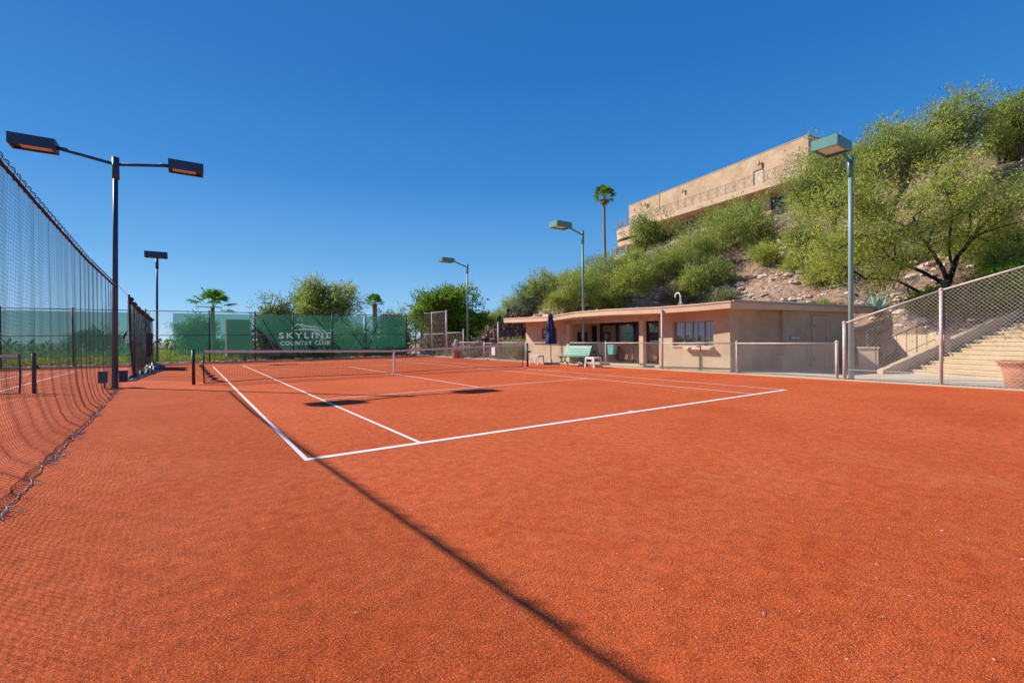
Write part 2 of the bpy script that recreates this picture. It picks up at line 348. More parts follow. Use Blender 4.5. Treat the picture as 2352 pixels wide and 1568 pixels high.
# far mountains to the west (seen in the window reflections)
mb=MB(); n0=90; V=[];Fm=[]
for i in range(n0+1):
    x=-4200+60*noise.noise(Vector((i*.3,0,0))); y=-1500+9000*i/n0
    for j,k in enumerate((0,.35,.7,1.)):
        hgt=900*k*(.55+.45*noise.fractal(Vector((i*.09,j*.3,2)),1,2,4)+.2)*sst(0,.12,i/n0)*sst(1,.85,i/n0); V.append((x-1800*k,y,-11+hgt))
for i in range(n0):
    for j in range(3): a=i*4+j; Fm.append((a,a+1,a+5,a+4))
M_['mount']=mat('mount',(.16,.18,.24),.95,(.22,.22,.26),.002)
tag(link('mountains',fastmesh('mountains',np.array(V),np.array(Fm)),M_['mount'],),kind='structure')
# court carpet
FX=lambda y:14.65-.02*(y-.3)          # line of the right-hand fence
mb=MB(); ys=[-9,-3,.3,8,16,24,30.0]
poly=[(-18,-9)]+[(FX(y)-.06,y) for y in ys]+[(-18,29.6)]
mb.v=[(p[0],p[1],0) for p in poly]; mb.f=[tuple(range(len(poly)))]
tag(mb.build('court',M_['court']),kind='structure')
mb=MB()
def line(x0,x1,y0,y1): mb.quad((x0,y0,.004),(x1,y0,.004),(x1,y1,.004),(x0,y1,.004))
def courtlines(X,base=.10):
    s=.05
    a,b=X,X+10.97; L=23.77; h=s/2
    line(a,b,0,base); line(a,b,L-base,L)
    for x in (a,b-s): line(x,x+s,base,L-base)
    for x in (a+1.372,b-1.372-s): line(x,x+s,base,L-base)
    for y in (5.485,L-5.485-s): line(a+1.372+s,b-1.372-s,y,y+s)
    line(a+5.485-h,a+5.485+h,5.485+s,L-5.485-s)
    line(a+5.485-h,a+5.485+h,base,base+.1); line(a+5.485-h,a+5.485+h,L-base-.1,L-base)
courtlines(0); courtlines(-5.33-10.97)
tag(mb.build('court_lines',M_['line']),kind='structure')
# kerb, path
mb=MB()
for i in range(len(ys)-1):
    y0,y1=ys[i],ys[i+1]; mb.prism([(FX(y0)-.06,y0),(FX(y0)+.16,y0),(FX(y1)+.16,y1),(FX(y1)-.06,y1)],-.1,.035)
tag(mb.build('kerb',M_['concrete']),kind='structure')
mb=MB(); mb.v=[(14.7,-30,-.004),(24.5,-30,-.004),(24.5,6,-.004),(16.9,4.4,-.004),(16.9,4.0,-.004),(14.6,4.0,-.004)]; mb.f=[(0,1,2,3,4,5)]
tag(mb.build('path',M_['concrete']),kind='structure')
mb=MB(); mb.v=[(14.6,4.0,-.004),(17.2,4.,-.004),(19.5,18,-.004),(19.5,60,-.03),(14,60,-.03),(14,30,-.004)]; mb.f=[(0,1,2,3,4,5)]
tag(mb.build('gravel_yard',M_['gravel']),kind='structure')
# ---------------------------------------------------------------- trees
def bez(a,b,c,k): return [a*(1-t)**2+b*(2*t*(1-t))+c*t*t for t in [i/k for i in range(k+1)]]
def leaves(cent,dirs,l,w,rng):
    n=len(cent); d=dirs+rng.normal(0,.55,(n,3)); d/=np.linalg.norm(d,axis=1)[:,None]+1e-9
    a=rng.normal(0,1,(n,3)); u=np.cross(d,a); u/=np.linalg.norm(u,axis=1)[:,None]+1e-9
    L=(l*rng.uniform(.6,1.4,n))[:,None]; W=(w*rng.uniform(.6,1.4,n))[:,None]
    V=np.stack([cent-u*W/2,cent+d*L*.45-u*W*.5+u*W*0,cent+d*L,cent+d*L*.45+u*W*.5],1)
    V[:,0]=cent
    V[:,1]=cent+d*L*.5-u*W*.5; V[:,3]=cent+d*L*.5+u*W*.5
    return V
def tree(name,label,cat,base,fork,cc,cr,nleaf,ll,lw,leaf,bark,tr,seed,limbs=7,group=None,droop=.25,trunks=1,subs=6,sig=.115,lobes=True,fill=(.35,.95)):
    """crown centre cc (relative to base) and radii cr"""
    rng=np.random.default_rng(seed); base=Vector(base); cc=Vector(cc)
    root=empty(name,base,label,cat,group); mb=MB(); ends=[]; edirs=[]
    R=(cr[0]+cr[1]+cr[2])/3
    forks=[]
    for k in range(trunks):
        o=Vector((rng.normal(0,1)*tr*1.5*(trunks>1),rng.normal(0,1)*tr*1.5*(trunks>1),0))
        f=Vector(fork)+Vector((rng.normal(0,1),rng.normal(0,1),0))*(.28*cr[0] if trunks>1 else 0)
        mid=(o+f)/2+Vector((rng.normal(0,.12),rng.normal(0,.12),0))*f.length
        mb.tube([base+o-Vector((0,0,.3))]+[base+p for p in bez(o,mid,f,4)],[tr*1.3]+[tr*(1-.35*i/4) for i in range(5)],7,False); forks.append(f)
    for i in range(limbs):
        # even directions, upper hemisphere weighted
        ph=i*2.39996+rng.uniform(-.3,.3); zz=-.35+1.3*((i+.5)/limbs)**.8; zz=min(zz,.97); s=math.sqrt(1-zz*zz); k=rng.uniform(.5,.72)
        e=cc+Vector((s*math.cos(ph)*cr[0]*k,s*math.sin(ph)*cr[1]*k,zz*cr[2]*k))
        f=min(forks,key=lambda q:(q-e).length+rng.uniform(0,.3)); m=f*.5+e*.5+Vector((0,0,-.12*(e-f).length))+Vector(rng.normal(0,.08,3))*R
        P=bez(f,m,e,5); mb.tube([base+p for p in P],[tr*(.55-.38*j/5) for j in range(6)],5,False)
        for j in range(subs):
            s0=P[rng.integers(2,6)]
            v=rng.normal(0,1,3); v/=np.linalg.norm(v); k2=rng.uniform(*fill)
            e2=e*.5+cc*.5+Vector((v[0]*cr[0],v[1]*cr[1],v[2]*cr[2]))*k2*.75 if rng.random()<.35 else e+Vector((v[0]*cr[0],v[1]*cr[1],v[2]*cr[2]))*.42*rng.uniform(.5,1)
            q=Vector(((e2-cc).x/cr[0],(e2-cc).y/cr[1],(e2-cc).z/cr[2]))
            if q.length>1: e2=cc+(e2-cc)/q.length*rng.uniform(.85,1.05)
            P2=bez(s0,(s0+e2)/2+Vector(rng.normal(0,.05,3))*R,e2,4); mb.tube([base+p for p in P2],[tr*(.20-.14*t/4) for t in range(5)],4,False)
            for t in range(4):
                s1=P2[rng.integers(1,5)]; v=rng.normal(0,1,3); v/=np.linalg.norm(v); e3=s1+Vector(v)*R*rng.uniform(.14,.27)
                mb.tube([base+s1,base+e3],[tr*.06,tr*.03],3,False); ends.append((s1+e3)/2 if t%2 else e3); dd=(e3-s1); edirs.append(dd.normalized())
    mb.build('trunk',bark,root,True)
    E=np.array([tuple(p) for p in ends]); D=np.array([tuple(p) for p in edirs])
    wgt=rng.uniform(.05,1.6,len(E)); wgt/=wgt.sum(); K=7; ns_=nleaf//K; nleaf=ns_*K
    idx=rng.choice(len(E),ns_,p=wgt)
    # each twig end carries sprays: rows of leaflets along a common stem
    c0=E[idx]+np.clip(rng.normal(0,1,(ns_,3)),-1.5,1.5)*np.array([R*sig,R*sig,R*sig*.62])
    ctr=np.array(tuple(cc)); ds=D[idx]*.6+(c0-ctr)/np.array(cr)*.6+rng.normal(0,.35,(ns_,3)); ds[:,2]-=droop; ds/=np.linalg.norm(ds,axis=1)[:,None]+1e-9
    tt=np.tile(np.linspace(0,1,K),ns_)[:,None]; cent=np.repeat(c0,K,0)+np.repeat(ds,K,0)*tt*ll*3.2+rng.normal(0,ll*.28,(nleaf,3)); dirs=np.repeat(ds,K,0)*1.2
    cent[:,2]=np.maximum(cent[:,2],-.2)
    V=leaves(cent,dirs,ll,lw,rng)+np.array(tuple(base))
    me=fastmesh('crown',V.reshape(-1,3),np.arange(nleaf*4).reshape(-1,4)); link('crown',me,leaf,root)
    return root
def pxtree(label,ub,vb,wpx,hpx,leaf,seed,name='palo_verde_tree',cat='tree',n=9000,ll=.16,lw=.05,bark='barkgreen',shrub=False,dep=None,dx=0,group='trees and shrubs on the rocky hillside',**kw):
    """base at pixel (ub,vb) on the hill; crown wpx wide, hpx tall in pixels of the 2352 px picture"""
    p=hillhit(ub,vb) if dep is None else atw(ub,vb,dep)
    if dep is None: p.z=hillh(p.x,p.y)-.1
    wd=(p-Vector(CP)).dot(fw); k=wd/FPX; rx=wpx*k/2*(1 if n>=12000 else .9); H=hpx*k*(1 if n>=12000 else .9)
    off=rt*(dx*k)
    n=int(n*1.2); ll*=.8; lw*=.85
    if shrub: return tree(name,label,cat,p,(0,0,H*.12),(off.x,off.y,H*.5),(rx,rx*.9,H*.52),n,ll,lw,L_[leaf],M_[bark],.03+.012*H,seed,limbs=9,trunks=4,group=group,**kw)
    return tree(name,label,cat,p,(off.x*.2,off.y*.2,H*.28),(off.x,off.y,H*.6),(rx,rx*.9,H*.42),n,ll,lw,L_[leaf],M_[bark],.045+.026*H,seed,limbs=10,trunks=2,group=group,**kw)

# ---------------------------------------------------------------- small house (club hut)
def ST(name,mb,m,parent,**k): return mb.build(name,M_[m],parent,**k)
hut=empty('club_hut',(15.4,4.08,0),'low tan stucco hut with a flat overhanging roof and open porch beside the court','building')
WT=2.5
mb=MB()
# facade (faces -x) with window opening y 4.75..6.58, z .95..1.9
X0,X1=15.40,15.62
def wallx(x0,x1,y0,y1,z0,z1,op):   # openings (y0,y1,z0,z1)
    ysx=sorted({y0,y1,*[o[0] for o in op],*[o[1] for o in op]})
    for a,b in zip(ysx,ysx[1:]):
        o=[q for q in op if q[0]<=a+1e-6 and q[1]>=b-1e-6]
        if o: mb.bx(x0,x1,a,b,z0,o[0][2]) if o[0][2]>z0+.01 else None; mb.bx(x0,x1,a,b,o[0][3],z1)
        else: mb.bx(x0,x1,a,b,z0,z1)
wallx(X0,X1,4.08,7.26,-.1,2.34,[(4.75,6.58,.95,1.92)])
mb.bx(15.62,17.25,6.9,7.26,-.1,2.34)             # porch side wall
wallx(17.2,17.4,7.26,13.05,-.1,2.4,[(8.66,9.42,.05,2.1),(9.75,12.56,.05,2.1)])
mb.bx(15.40,17.4,13.05,13.25,-.1,2.4)
mb.bx(15.40,15.6,13.25,16.77,-.1,2.3)
mb.bx(15.6,19.4,16.57,16.77,-.1,2.3)
mb.bx(15.62,17.75,4.08,4.25,-.1,2.3)
def onC(u):   # skewed end wall line
    d=ray(u,780); t=(9.6+.179*15.9)/(d.y+.179*d.x); return Vector((CP[0]+d.x*t,CP[1]+d.y*t,0))
CA,CB=onC(1799),onC(1951); Cd=(CB-CA).normalized(); Cn=Vector((-Cd.y,Cd.x,0))
mb.slab([CA+Vector((0,0,-.1)),CB+Vector((0,0,-.1)),CB+Vector((0,0,2.28)),CA+Vector((0,0,2.28))],Cn,.18)
B0=Vector((17.65,4.079,0)); B1=CA+Cn*.181; mb.slab([B0+Vector((0,0,-.1)),B1+Vector((0,0,-.1)),B1+Vector((0,0,2.28)),B0+Vector((0,0,2.28))],(1,.4,0),.15)
E0_=CB+Cn*.181; mb.slab([E0_+Vector((0,0,-.1)),E0_+Cn*3.4+Vector((0,0,-.1)),E0_+Cn*3.4+Vector((0,0,2.28)),E0_+Vector((0,0,2.28))],-Cd,.18)
ST('wall',mb,'stucco',hut)
mb=MB(); mb.bx(15.3,15.52,7.26,13.0,2.02,2.31); mb.bx(14.92,15.3,12.82,13.0,2.02,2.31); ST('beam',mb,'stucco',hut)
for y in (8.13,12.95): mb=MB(); mb.bx(15.3,15.5,y-.11,y+.11,-.05,2.02); ST('post',mb,'stucco_trim',hut)
mb=MB(); mb.prism([(15.6,7.3),(17.2,7.3),(17.2,13.0),(15.6,13.0)],-.1,.07); ST('porch_floor',mb,'concrete',hut)
# roof with fascia
ft=[(onx(*p,x)) for p,x in [((1156.8,731.3),14.25),((1234.7,727.6),14.25),((1268,725.3),14.25),((1290,721.5),14.3),((1319.3,716.5),14.38),((1397.2,710.4),14.45),((1514,705),14.55),((1600,698.5),14.68),((1677.7,691),14.8)]]
fr=ony(2000.4,704,2.2)
pl=[Vector(p) for p in ft]+[Vector((23.3,2.2,2.50))]
back=[Vector((23.3,7.2,2.55)),Vector((18.6,12.5,2.6)),Vector((18.6,17.6,2.5))]
T=.25
mb=MB(); ring=pl+back; n=len(ring)
mb.v=[tuple(p) for p in ring]+[tuple(p-Vector((0,0,T))) for p in ring]
cx=sum((p for p in ring),Vector())/n; mb.v+=[tuple(cx),tuple(cx-Vector((0,0,T)))]
mb.f=[(i,(i+1)%n,2*n) for i in range(n)]+[(n+(i+1)%n,n+i,2*n+1) for i in range(n)]+[(i,n+i,n+(i+1)%n,(i+1)%n) for i in range(n)]
rf=ST('roof',mb,'stucco_trim',hut)
mb=MB(); P=[p+Vector((-.025,-.02,.012)) for p in pl]; 
for a,b in zip(P,P[1:]): mb.slab([a,b,b-Vector((0,0,.055)),a-Vector((0,0,.055))],(0.8,.6,0) if abs((b-a).y)>abs((b-a).x) else (0,1,0),.03)
ST('drip_edge',mb,'stucco_trim',rf)
mb=MB(); q=(Vector((23.3,2.2,2.50))-ft[-1]); mb.tube([ft[-1]+Vector((.05,-.06,.0)),ft[-1]+q+Vector((.3,-.06,0))],.045,8); ST('gutter',mb,'grey',rf)
for (x,y,z,s) in ((15.8,15.2,2.56,.3),(16.3,11.8,2.66,.05),(15.6,16.2,2.6,.04)): mb=MB(); mb.bx(x,x+s,y,y+s*1.6,z-.15,z+.12); ST('roof_vent',mb,'stucco_trim',rf)
# swan neck vent on roof
b=Vector(onx(1563,700,15.6)); b.z=2.58
mb=MB(); mb.tube([b,b+Vector((0,0,.42)),b+Vector((.0,.05,.52)),b+Vector((0,.14,.55)),b+Vector((0,.23,.50)),b+Vector((0,.26,.36))],.028,8)
mb.tube([b+Vector((0,-.13,0)),b+Vector((0,0,.25)),b+Vector((0,.13,0))],.01,5)
tag(mb.build('vent_pipe',M_['white'],None,True),'pale curved pipe like a walking stick standing on the hut roof','pipe')
# windows
def window(x,y0,y1,z0,z1,muls,fm='winframe',t=.05,name='window',door=False):
    mb=MB(); f=t
    mb.bx(x-.03,x+.05,y0,y1,z1-f,z1); mb.bx(x-.03,x+.05,y0,y1,z0,z0+f); mb.bx(x-.029,x+.049,y0,y0+f,z0+f,z1-f); mb.bx(x-.029,x+.049,y1-f,y1,z0+f,z1-f)
    for m in muls: mb.bx(x-.028,x+.048,m-f/2,m+f/2,z0+f,z1-f)
    fr=mb.build(name,M_[fm],hut)
    mb=MB(); mb.quad((x+.01,y1-f,z0+f),(x+.01,y0+f,z0+f),(x+.01,y0+f,z1-f),(x+.01,y1-f,z1-f)); mb.build('pane',M_['glass'],fr); return fr
wn=window(15.55,4.75,6.58,.95,1.92,(5.2,6.1),'winframe',.035)
mb=MB(); mb.bx(15.16,15.41,4.74,5.95,.80,.90); mb.build('window_shelf',M_['stucco_trim'],wn,bevel=.02)
mb=MB(); mb.bx(15.35,15.41,4.75,6.60,.90,.95); mb.build('sill',M_['stucco_trim'],wn)
window(17.3,9.75,12.56,.05,2.08,(10.19,11.37),'frame',.14,'porch_window')
window(17.3,8.66,9.42,.05,2.08,(),'frame',.10,'porch_door')
# kiosk opening with notice board
mb=MB(); mb.bx(17.14,17.2,13.0,13.05,.0,2.0)
mb=MB(); mb.bx(17.1,17.19,12.72,12.99,.05,1.93); mb.build('door_leaf',M_['frame'],hut)
mb=MB(); mb.bx(17.26,17.32,7.3,8.6,0,2.3); 
# end wall door, outlets
def cbox(mb,s0,s1,z0,z1,dep):  # s along the end wall from CA, standing proud by dep
    o=Cn*-.001; mb.slab([CA+Cd*s0+o+Vector((0,0,z0)),CA+Cd*s1+o+Vector((0,0,z0)),CA+Cd*s1+o+Vector((0,0,z1)),CA+Cd*s0+o+Vector((0,0,z1))],-Cn,dep)
s_=lambda u:(onC(u)-CA).dot(Cd)
da,db=s_(1864),s_(1898)
mb=MB(); cbox(mb,da+.07,db-.07,0,2.02,.03); d=mb.build('door',M_['doorpink'],hut)
mb=MB(); cbox(mb,da,da+.068,0,2.09,.06); cbox(mb,db-.068,db,0,2.09,.06); cbox(mb,da+.07,db-.07,2.022,2.09,.06); mb.build('frame',M_['stucco_trim'],d)
for z in (1.62,.3): mb=MB(); cbox(mb,da+.05,da+.08,z,z+.14,.07); mb.build('hinge',M_['iron'],d)
for u in (1813.5,1819.8,1826.5):
    s0=s_(u); mb=MB(); cbox(mb,s0,s0+.15,1.14,1.29,.06); o=mb.build('outlet_box',M_['grey'],hut)
    mb=MB(); cbox(mb,s0+.03,s0+.12,1.17,1.26,.07); mb.build('cover',M_['white'],o)
p=onC(1788); mb=MB(); mb.box((p.x,p.y-.12,.25),(.25,.16,.6)); tag(mb.build('pale_block',M_['stucco_trim'],None,bevel=.01),'short pale block standing low at the corner of the hut alcove','pillar')  # plain pale box in the trim colour, set low at the alcove corner
for y in (9.05,10.45):
    mb=MB(); mb.lathe((17.1,y,1.88),[(.03,-.1),(.05,-.09),(.10,.06),(.10,.08)],12); mb.bx(17.1,17.2,y-.03,y+.03,1.86,1.9)
    tag(mb.build('wall_lamp',M_['cream'],None,True),'small cream cone lamp on the porch wall '+('above the narrow glass door' if y<10 else 'above the wide glass window'),'wall lamp','cone lamps on the porch wall')
# text helper
def text(s,size,m,parent,loc,ux,nz=Vector((0,0,1)),ext=.003,name='lettering',wscale=1.,space=1.,align='CENTER',bold=0):
    cu=bpy.data.curves.new('t','FONT'); cu.body=s; cu.size=size; cu.align_x=align; cu.align_y='BOTTOM_BASELINE'; cu.extrude=ext; cu.space_character=space; cu.offset=bold
    to=bpy.data.objects.new('t',cu); me=bpy.data.meshes.new_from_object(to); bpy.data.objects.remove(to)
    ux=Vector(ux).normalized(); uy=Vector(nz); un=ux.cross(uy)
    R=Matrix((ux*wscale,uy,un)).transposed().to_4x4(); R.translation=Vector(loc); me.transform(R)
    return link(name,me,m,parent)
def sheet(poly,ux,o,th=.006):   # 2d polygon list -> slab facing viewer
    pass
# club sign on the left wall (x=15.4, text reads toward -y)
sg=empty('club_sign',(15.37,14.57,1.5),'dark plum sign with white writing on the shaded hut wall behind the umbrella','sign')
mb=MB(); mb.bx(15.33,15.398,14.0,15.15,1.26,1.83); mb.build('board',M_['signplum'],sg,bevel=.006)
text('Skyline',.27,M_['letter'],sg,(15.325,14.575,1.56),(0,-1,0),wscale=1.15,bold=.004)
text('Tennis & Pickleball',.115,M_['letter'],sg,(15.325,14.575,1.41),(0,-1,0),wscale=1.0,bold=.002)
text('Club',.115,M_['letter'],sg,(15.325,14.575,1.30),(0,-1,0),bold=.002)
mb=MB(); mb.lathe((0,0,0),[(.13,0),(.13,.03)],20); 
for i,v in enumerate(mb.v): mb.v[i]=(15.39-v[2],13.22+v[0],1.62+v[1])
tag(mb.build('round_plaque',M_['grey'],None),'small round plaque on the hut wall next to the porch post','plaque')
nb=empty('notice_board',(16.9,13.0,1.4),'dark notice board with a white paper pinned on it in the porch','notice board')
mb=MB(); mb.bx(16.05,16.75,13.01,13.045,1.0,1.62); mb.build('board',M_['black'],nb)
mb=MB(); mb.bx(16.35,16.52,13.0,13.008,1.2,1.5); mb.build('paper',M_['white'],nb)
# ------- porch furniture
def teak_bench(loc,rz,label):
    r=empty('wooden_bench',(0,0,0),label,'bench','teak benches on the porch')
    L=1.5
    mb=MB()
    for x in (-.2,-.1,0,.1,.2): mb.bx(-L/2,L/2,x-.04,x+.04,.41,.435)
    mb.build('seat',M_['teak'],r)
    mb=MB()
    K=14
    for i in range(K+1):
        x=-L/2+.06+(L-.12)*i/K; h=.72+.22*math.sin(math.pi*i/K); mb.bx(x-.015,x+.015,.235,.26,.45,h)
    mb.tube([(-L/2+L*i/K,.25,.74+.22*math.sin(math.pi*i/K)) for i in range(K+1)],.03,6); mb.build('backrest',M_['teak'],r)
    for sx in(-1,1):
        for sy,h in((-.24,.62),(.25,.74)):
            mb=MB(); mb.bx(sx*L/2-.03,sx*L/2+.03,sy-.03,sy+.03,0,h); mb.build('leg',M_['teak'],r)
        mb=MB(); mb.bx(sx*L/2-.035,sx*L/2+.035,-.27,.27,.62,.65); mb.build('armrest',M_['teak'],r)
    r.location=loc; r.rotation_euler=(0,0,rz); return r
def place(r,loc,rz):
    r.location=loc; r.rotation_euler=(0,0,rz)
teak_bench((16.75,10.55,.07),-math.pi/2,'teak bench with curved back behind the hanging teal bin')
teak_bench((16.75,8.7,.07),-math.pi/2,'teak bench with curved back by the porch post near the narrow glass door')
ch=empty('garden_chair',(16.35,11.75,.07),'grey patio chair standing at the end of the teak bench','chair')
mb=MB(); mb.bx(16.1,16.55,11.55,12.0,.45,.48); mb.build('seat',M_['grey'],ch)
mb=MB(); mb.bx(16.54,16.58,11.55,12.0,.48,.95); mb.build('backrest',M_['grey'],ch)
for sx in (16.12,16.54):
    for sy in (11.57,11.98): mb=MB(); mb.bx(sx-.02,sx+.02,sy-.02,sy+.02,.07,.45); mb.build('leg',M_['grey'],ch)
mb=MB(); mb.bx(16.9,17.15,8.0,8.3,.12,.42); tag(mb.build('utility_box',M_['grey'],None,bevel=.02),'small grey utility box low on the porch wall by the narrow door','utility box')
# ---------------------------------------------------------------- chain-link
def clip(p,q,X0,X1,z0,zt):
    # line (s,z); clip to s in [0,L], z>=z0, z<=zt(s) linear
    (s0,a0),(s1,a1)=p,q; t0,t1=0.,1.; ds,dz=s1-s0,a1-a0; m,c=zt
    for den,num in ((-ds,s0-X0),(ds,X1-s0),(-dz,a0-z0),(dz-m*ds,m*s0+c-a0)):
        if abs(den)<1e-12:
            if num<0: return None
        else:
            r=num/den
            if den<0: t0=max(t0,r)
            else: t1=min(t1,r)
    if t0>=t1: return None
    return (s0+ds*t0,a0+dz*t0),(s0+ds*t1,a0+dz*t1)
def linkpanel(mb,A,B,z0,zA,zB,d=.066,r=.0026,segs=1,wave=0.):
    A,B=Vector((A[0],A[1],0)),Vector((B[0],B[1],0)); L=(B-A).length; u=(B-A)/L; nrm=Vector((-u.y,u.x,0)); H=max(zA,zB)-z0
    st=d*math.sqrt(2); m=(zB-zA)/L
    for sg,off in ((1,.0025),(-1,-.0025)):
        k=-H if sg>0 else 0
        end=L if sg>0 else L+H
        while k<end:
            c=clip((k,z0),(k+sg*(H+.01),z0+H+.01),0,L,z0,(m,zA))
            if c:
                (a,za),(b,zb)=c
                if segs>1:
                    pts=[]
                    for i in range(segs+1):
                        t=i/segs; s_=a+(b-a)*t; z_=za+(zb-za)*t; pts.append(A+u*s_+nrm*(off+wave*noise.noise(Vector((s_*.8,z_*1.1,A.x))))+Vector((0,0,z_))+u*(wave*.7*noise.noise(Vector((s_*.5,z_*.9,9)))))
                    mb.tube(pts,r,3,False)
                else: mb.tube([A+u*a+nrm*off+Vector((0,0,za)),A+u*b+nrm*off+Vector((0,0,zb))],r,3,False)
            k+=st
def post(x,y,z,r,root,m,cap=True):
    mb=MB(); mb.tube([(x,y,-.1),(x,y,z)],r,10); mb.lathe((x,y,z),[(r*1.15,-.02),(r*1.15,.01),(r*.8,.035),(r*.2,.05)],10); return mb.build('post',M_[m],root,True)
def rail(P,r,root,m,name='rail'):
    mb=MB(); mb.tube(P,r,8); return mb.build(name,M_[m],root,True)
def fp(u,off=0):
    # point on right fence line at picture column u
    d=ray(u,790); a=.02; # x=14.65-.02(y-.3)
    t=(14.65+.006-CP[0]-.02*CP[1]*1)/(d.x+.02*d.y)
    y=CP[1]+t*d.y; return (FX(y)+off,y)
# low fence from gate to sloped fence
lf=empty('low_fence',(14.65,.3,0),'waist-high silver chain-link fence between the court and the hut','fence')
cols=[1144.5,1207.6,1290.5,1391,1520.9,1692,1921.9]
pts=[fp(c) for c in cols]
for c,p in zip(cols,pts): post(p[0],p[1],{1144.5:2.28,1520.9:2.36}.get(c,1.12),.045 if c in(1144.5,1520.9,1921.9) else .032,lf,'galv')
for a,b in zip(pts,pts[1:]): rail([(a[0],a[1],1.07),(b[0],b[1],1.07)],.022,lf,'galv')
mb=MB()
for a,b in zip(pts,pts[1:]): linkpanel(mb,a,b,.06,1.09,1.09,segs=4,wave=.05)
for a,b in zip(pts,pts[1:]):   # twisted barbs on the top edge
    L=math.hypot(b[0]-a[0],b[1]-a[1]); k=0
    while k<L:
        t=k/L; x=a[0]+(b[0]-a[0])*t; y=a[1]+(b[1]-a[1])*t; mb.tube([(x,y,1.08),(x-.008,y+.02,1.125)],.003,3,False); k+=.078
mb.build('chain_link',M_['wire'],lf)
# sloped fence
sf=empty('tall_fence',(14.7,.1,0),'chain-link fence whose top rail climbs steeply toward the stairs','fence')
sp=[(14.69,.16),(14.7,-1.97),(14.7,-4.1),(14.7,-6.3)]; zz=[1.66,2.43,3.05,3.1]
for p,z in zip(sp,zz): post(p[0],p[1],z+.02,.05 if p is sp[0] else .04,sf,'galv')
for (a,b,za,zb) in zip(sp,sp[1:],zz,zz[1:]): rail([(a[0],a[1],za),(b[0],b[1],zb)],.026,sf,'galv')
mb=MB()
for (a,b,za,zb) in zip(sp,sp[1:],zz,zz[1:]): linkpanel(mb,a,b,    .05,za,zb,r=.0032,segs=4,wave=.03)
mb.build('chain_link',M_['wire'],sf)
rail([(14.7,.1,.32),(14.7,-1.97,.30),(14.7,-6,.28)],.007,sf,'wire','tension_wire')
# garden gate near the stairs
pg0=fp(1143);pg1=fp(1111.5);pg2=fp(1059)
gt=empty('fence_gate',(pg1[0],pg1[1],0),'chain-link garden gate with a white board hanging on it','gate')
mb=MB(); a=(pg1[0],pg1[1]-.06);b=(pg0[0],pg0[1]+.08)
mb.tube([(a[0],a[1],.08),(a[0],a[1],1.04),(b[0],b[1],1.04),(b[0],b[1],.08),(a[0],a[1],.08)],.02,8); mb.tube([((a[0]+b[0])/2,(a[1]+b[1])/2,.08),((a[0]+b[0])/2,(a[1]+b[1])/2,1.04)],.014,6)
mb.build('frame',M_['galv'],gt,True); mb=MB(); linkpanel(mb,a,b,.08,1.04,1.04); mb.build('chain_link',M_['wire'],gt)
bx_=fp(1134); mb=MB(); mb.bx(bx_[0]-.04,bx_[0]-.025,bx_[1]-.2,bx_[1]+.2,.30,.86); tag(mb.build('hanging_board',M_['white'],None,bevel=.01),'blank white board hung on the garden gate','board')
mf=empty('corner_fence',(pg2[0],pg2[1],0),'short chain-link fence between the gate and the stepped tall fence','fence')
post(pg1[0],pg1[1],1.12,.04,mf,'galv'); post(pg2[0],pg2[1],1.12,.04,mf,'galv')
rail([(pg1[0],pg1[1],1.08),(pg2[0],pg2[1],1.08)],.02,mf,'galv'); mb=MB(); linkpanel(mb,pg1,pg2,.06,1.07,1.07,.07,.0022); mb.build('chain_link',M_['wire'],mf)
# stepped tall side fence up to far corner
st=empty('side_fence',(14.2,24.8,0),'tall brown chain-link fence stepping down beside the leafy tree','fence')
FC=(14.1,29.9)
A_=fp(1064);B_=fp(1027.5);C_=fp(1000)
A_=(14.25,22.3);B_=(14.22,24.75);C_=(14.18,27.1)
post(*A_,1.95,.045,st,'galv');post(*B_,3.35,.06,st,'galv');post(*C_,3.36,.035,st,'galv')
rail([(B_[0],B_[1],3.3),(C_[0],C_[1],3.3)],.024,st,'galv'); rail([(C_[0],C_[1],3.3),(FC[0],FC[1],3.35)],.024,st,'galv')
rail([(A_[0],A_[1],1.75),(B_[0],B_[1],1.75)],.024,st,'galv'); rail([(B_[0],B_[1],1.7),(C_[0],C_[1],1.7)],.02,st,'galv'); rail([(C_[0],C_[1],1.7),(FC[0],FC[1],1.7)],.02,st,'galv')
mb=MB(); linkpanel(mb,A_,B_,.05,1.75,1.75,.07,.0018); linkpanel(mb,B_,C_,.05,3.3,3.3,.07,.0018); linkpanel(mb,C_,FC,.05,3.3,3.35,.07,.0018); mb.build('chain_link',M_['wire'],st)
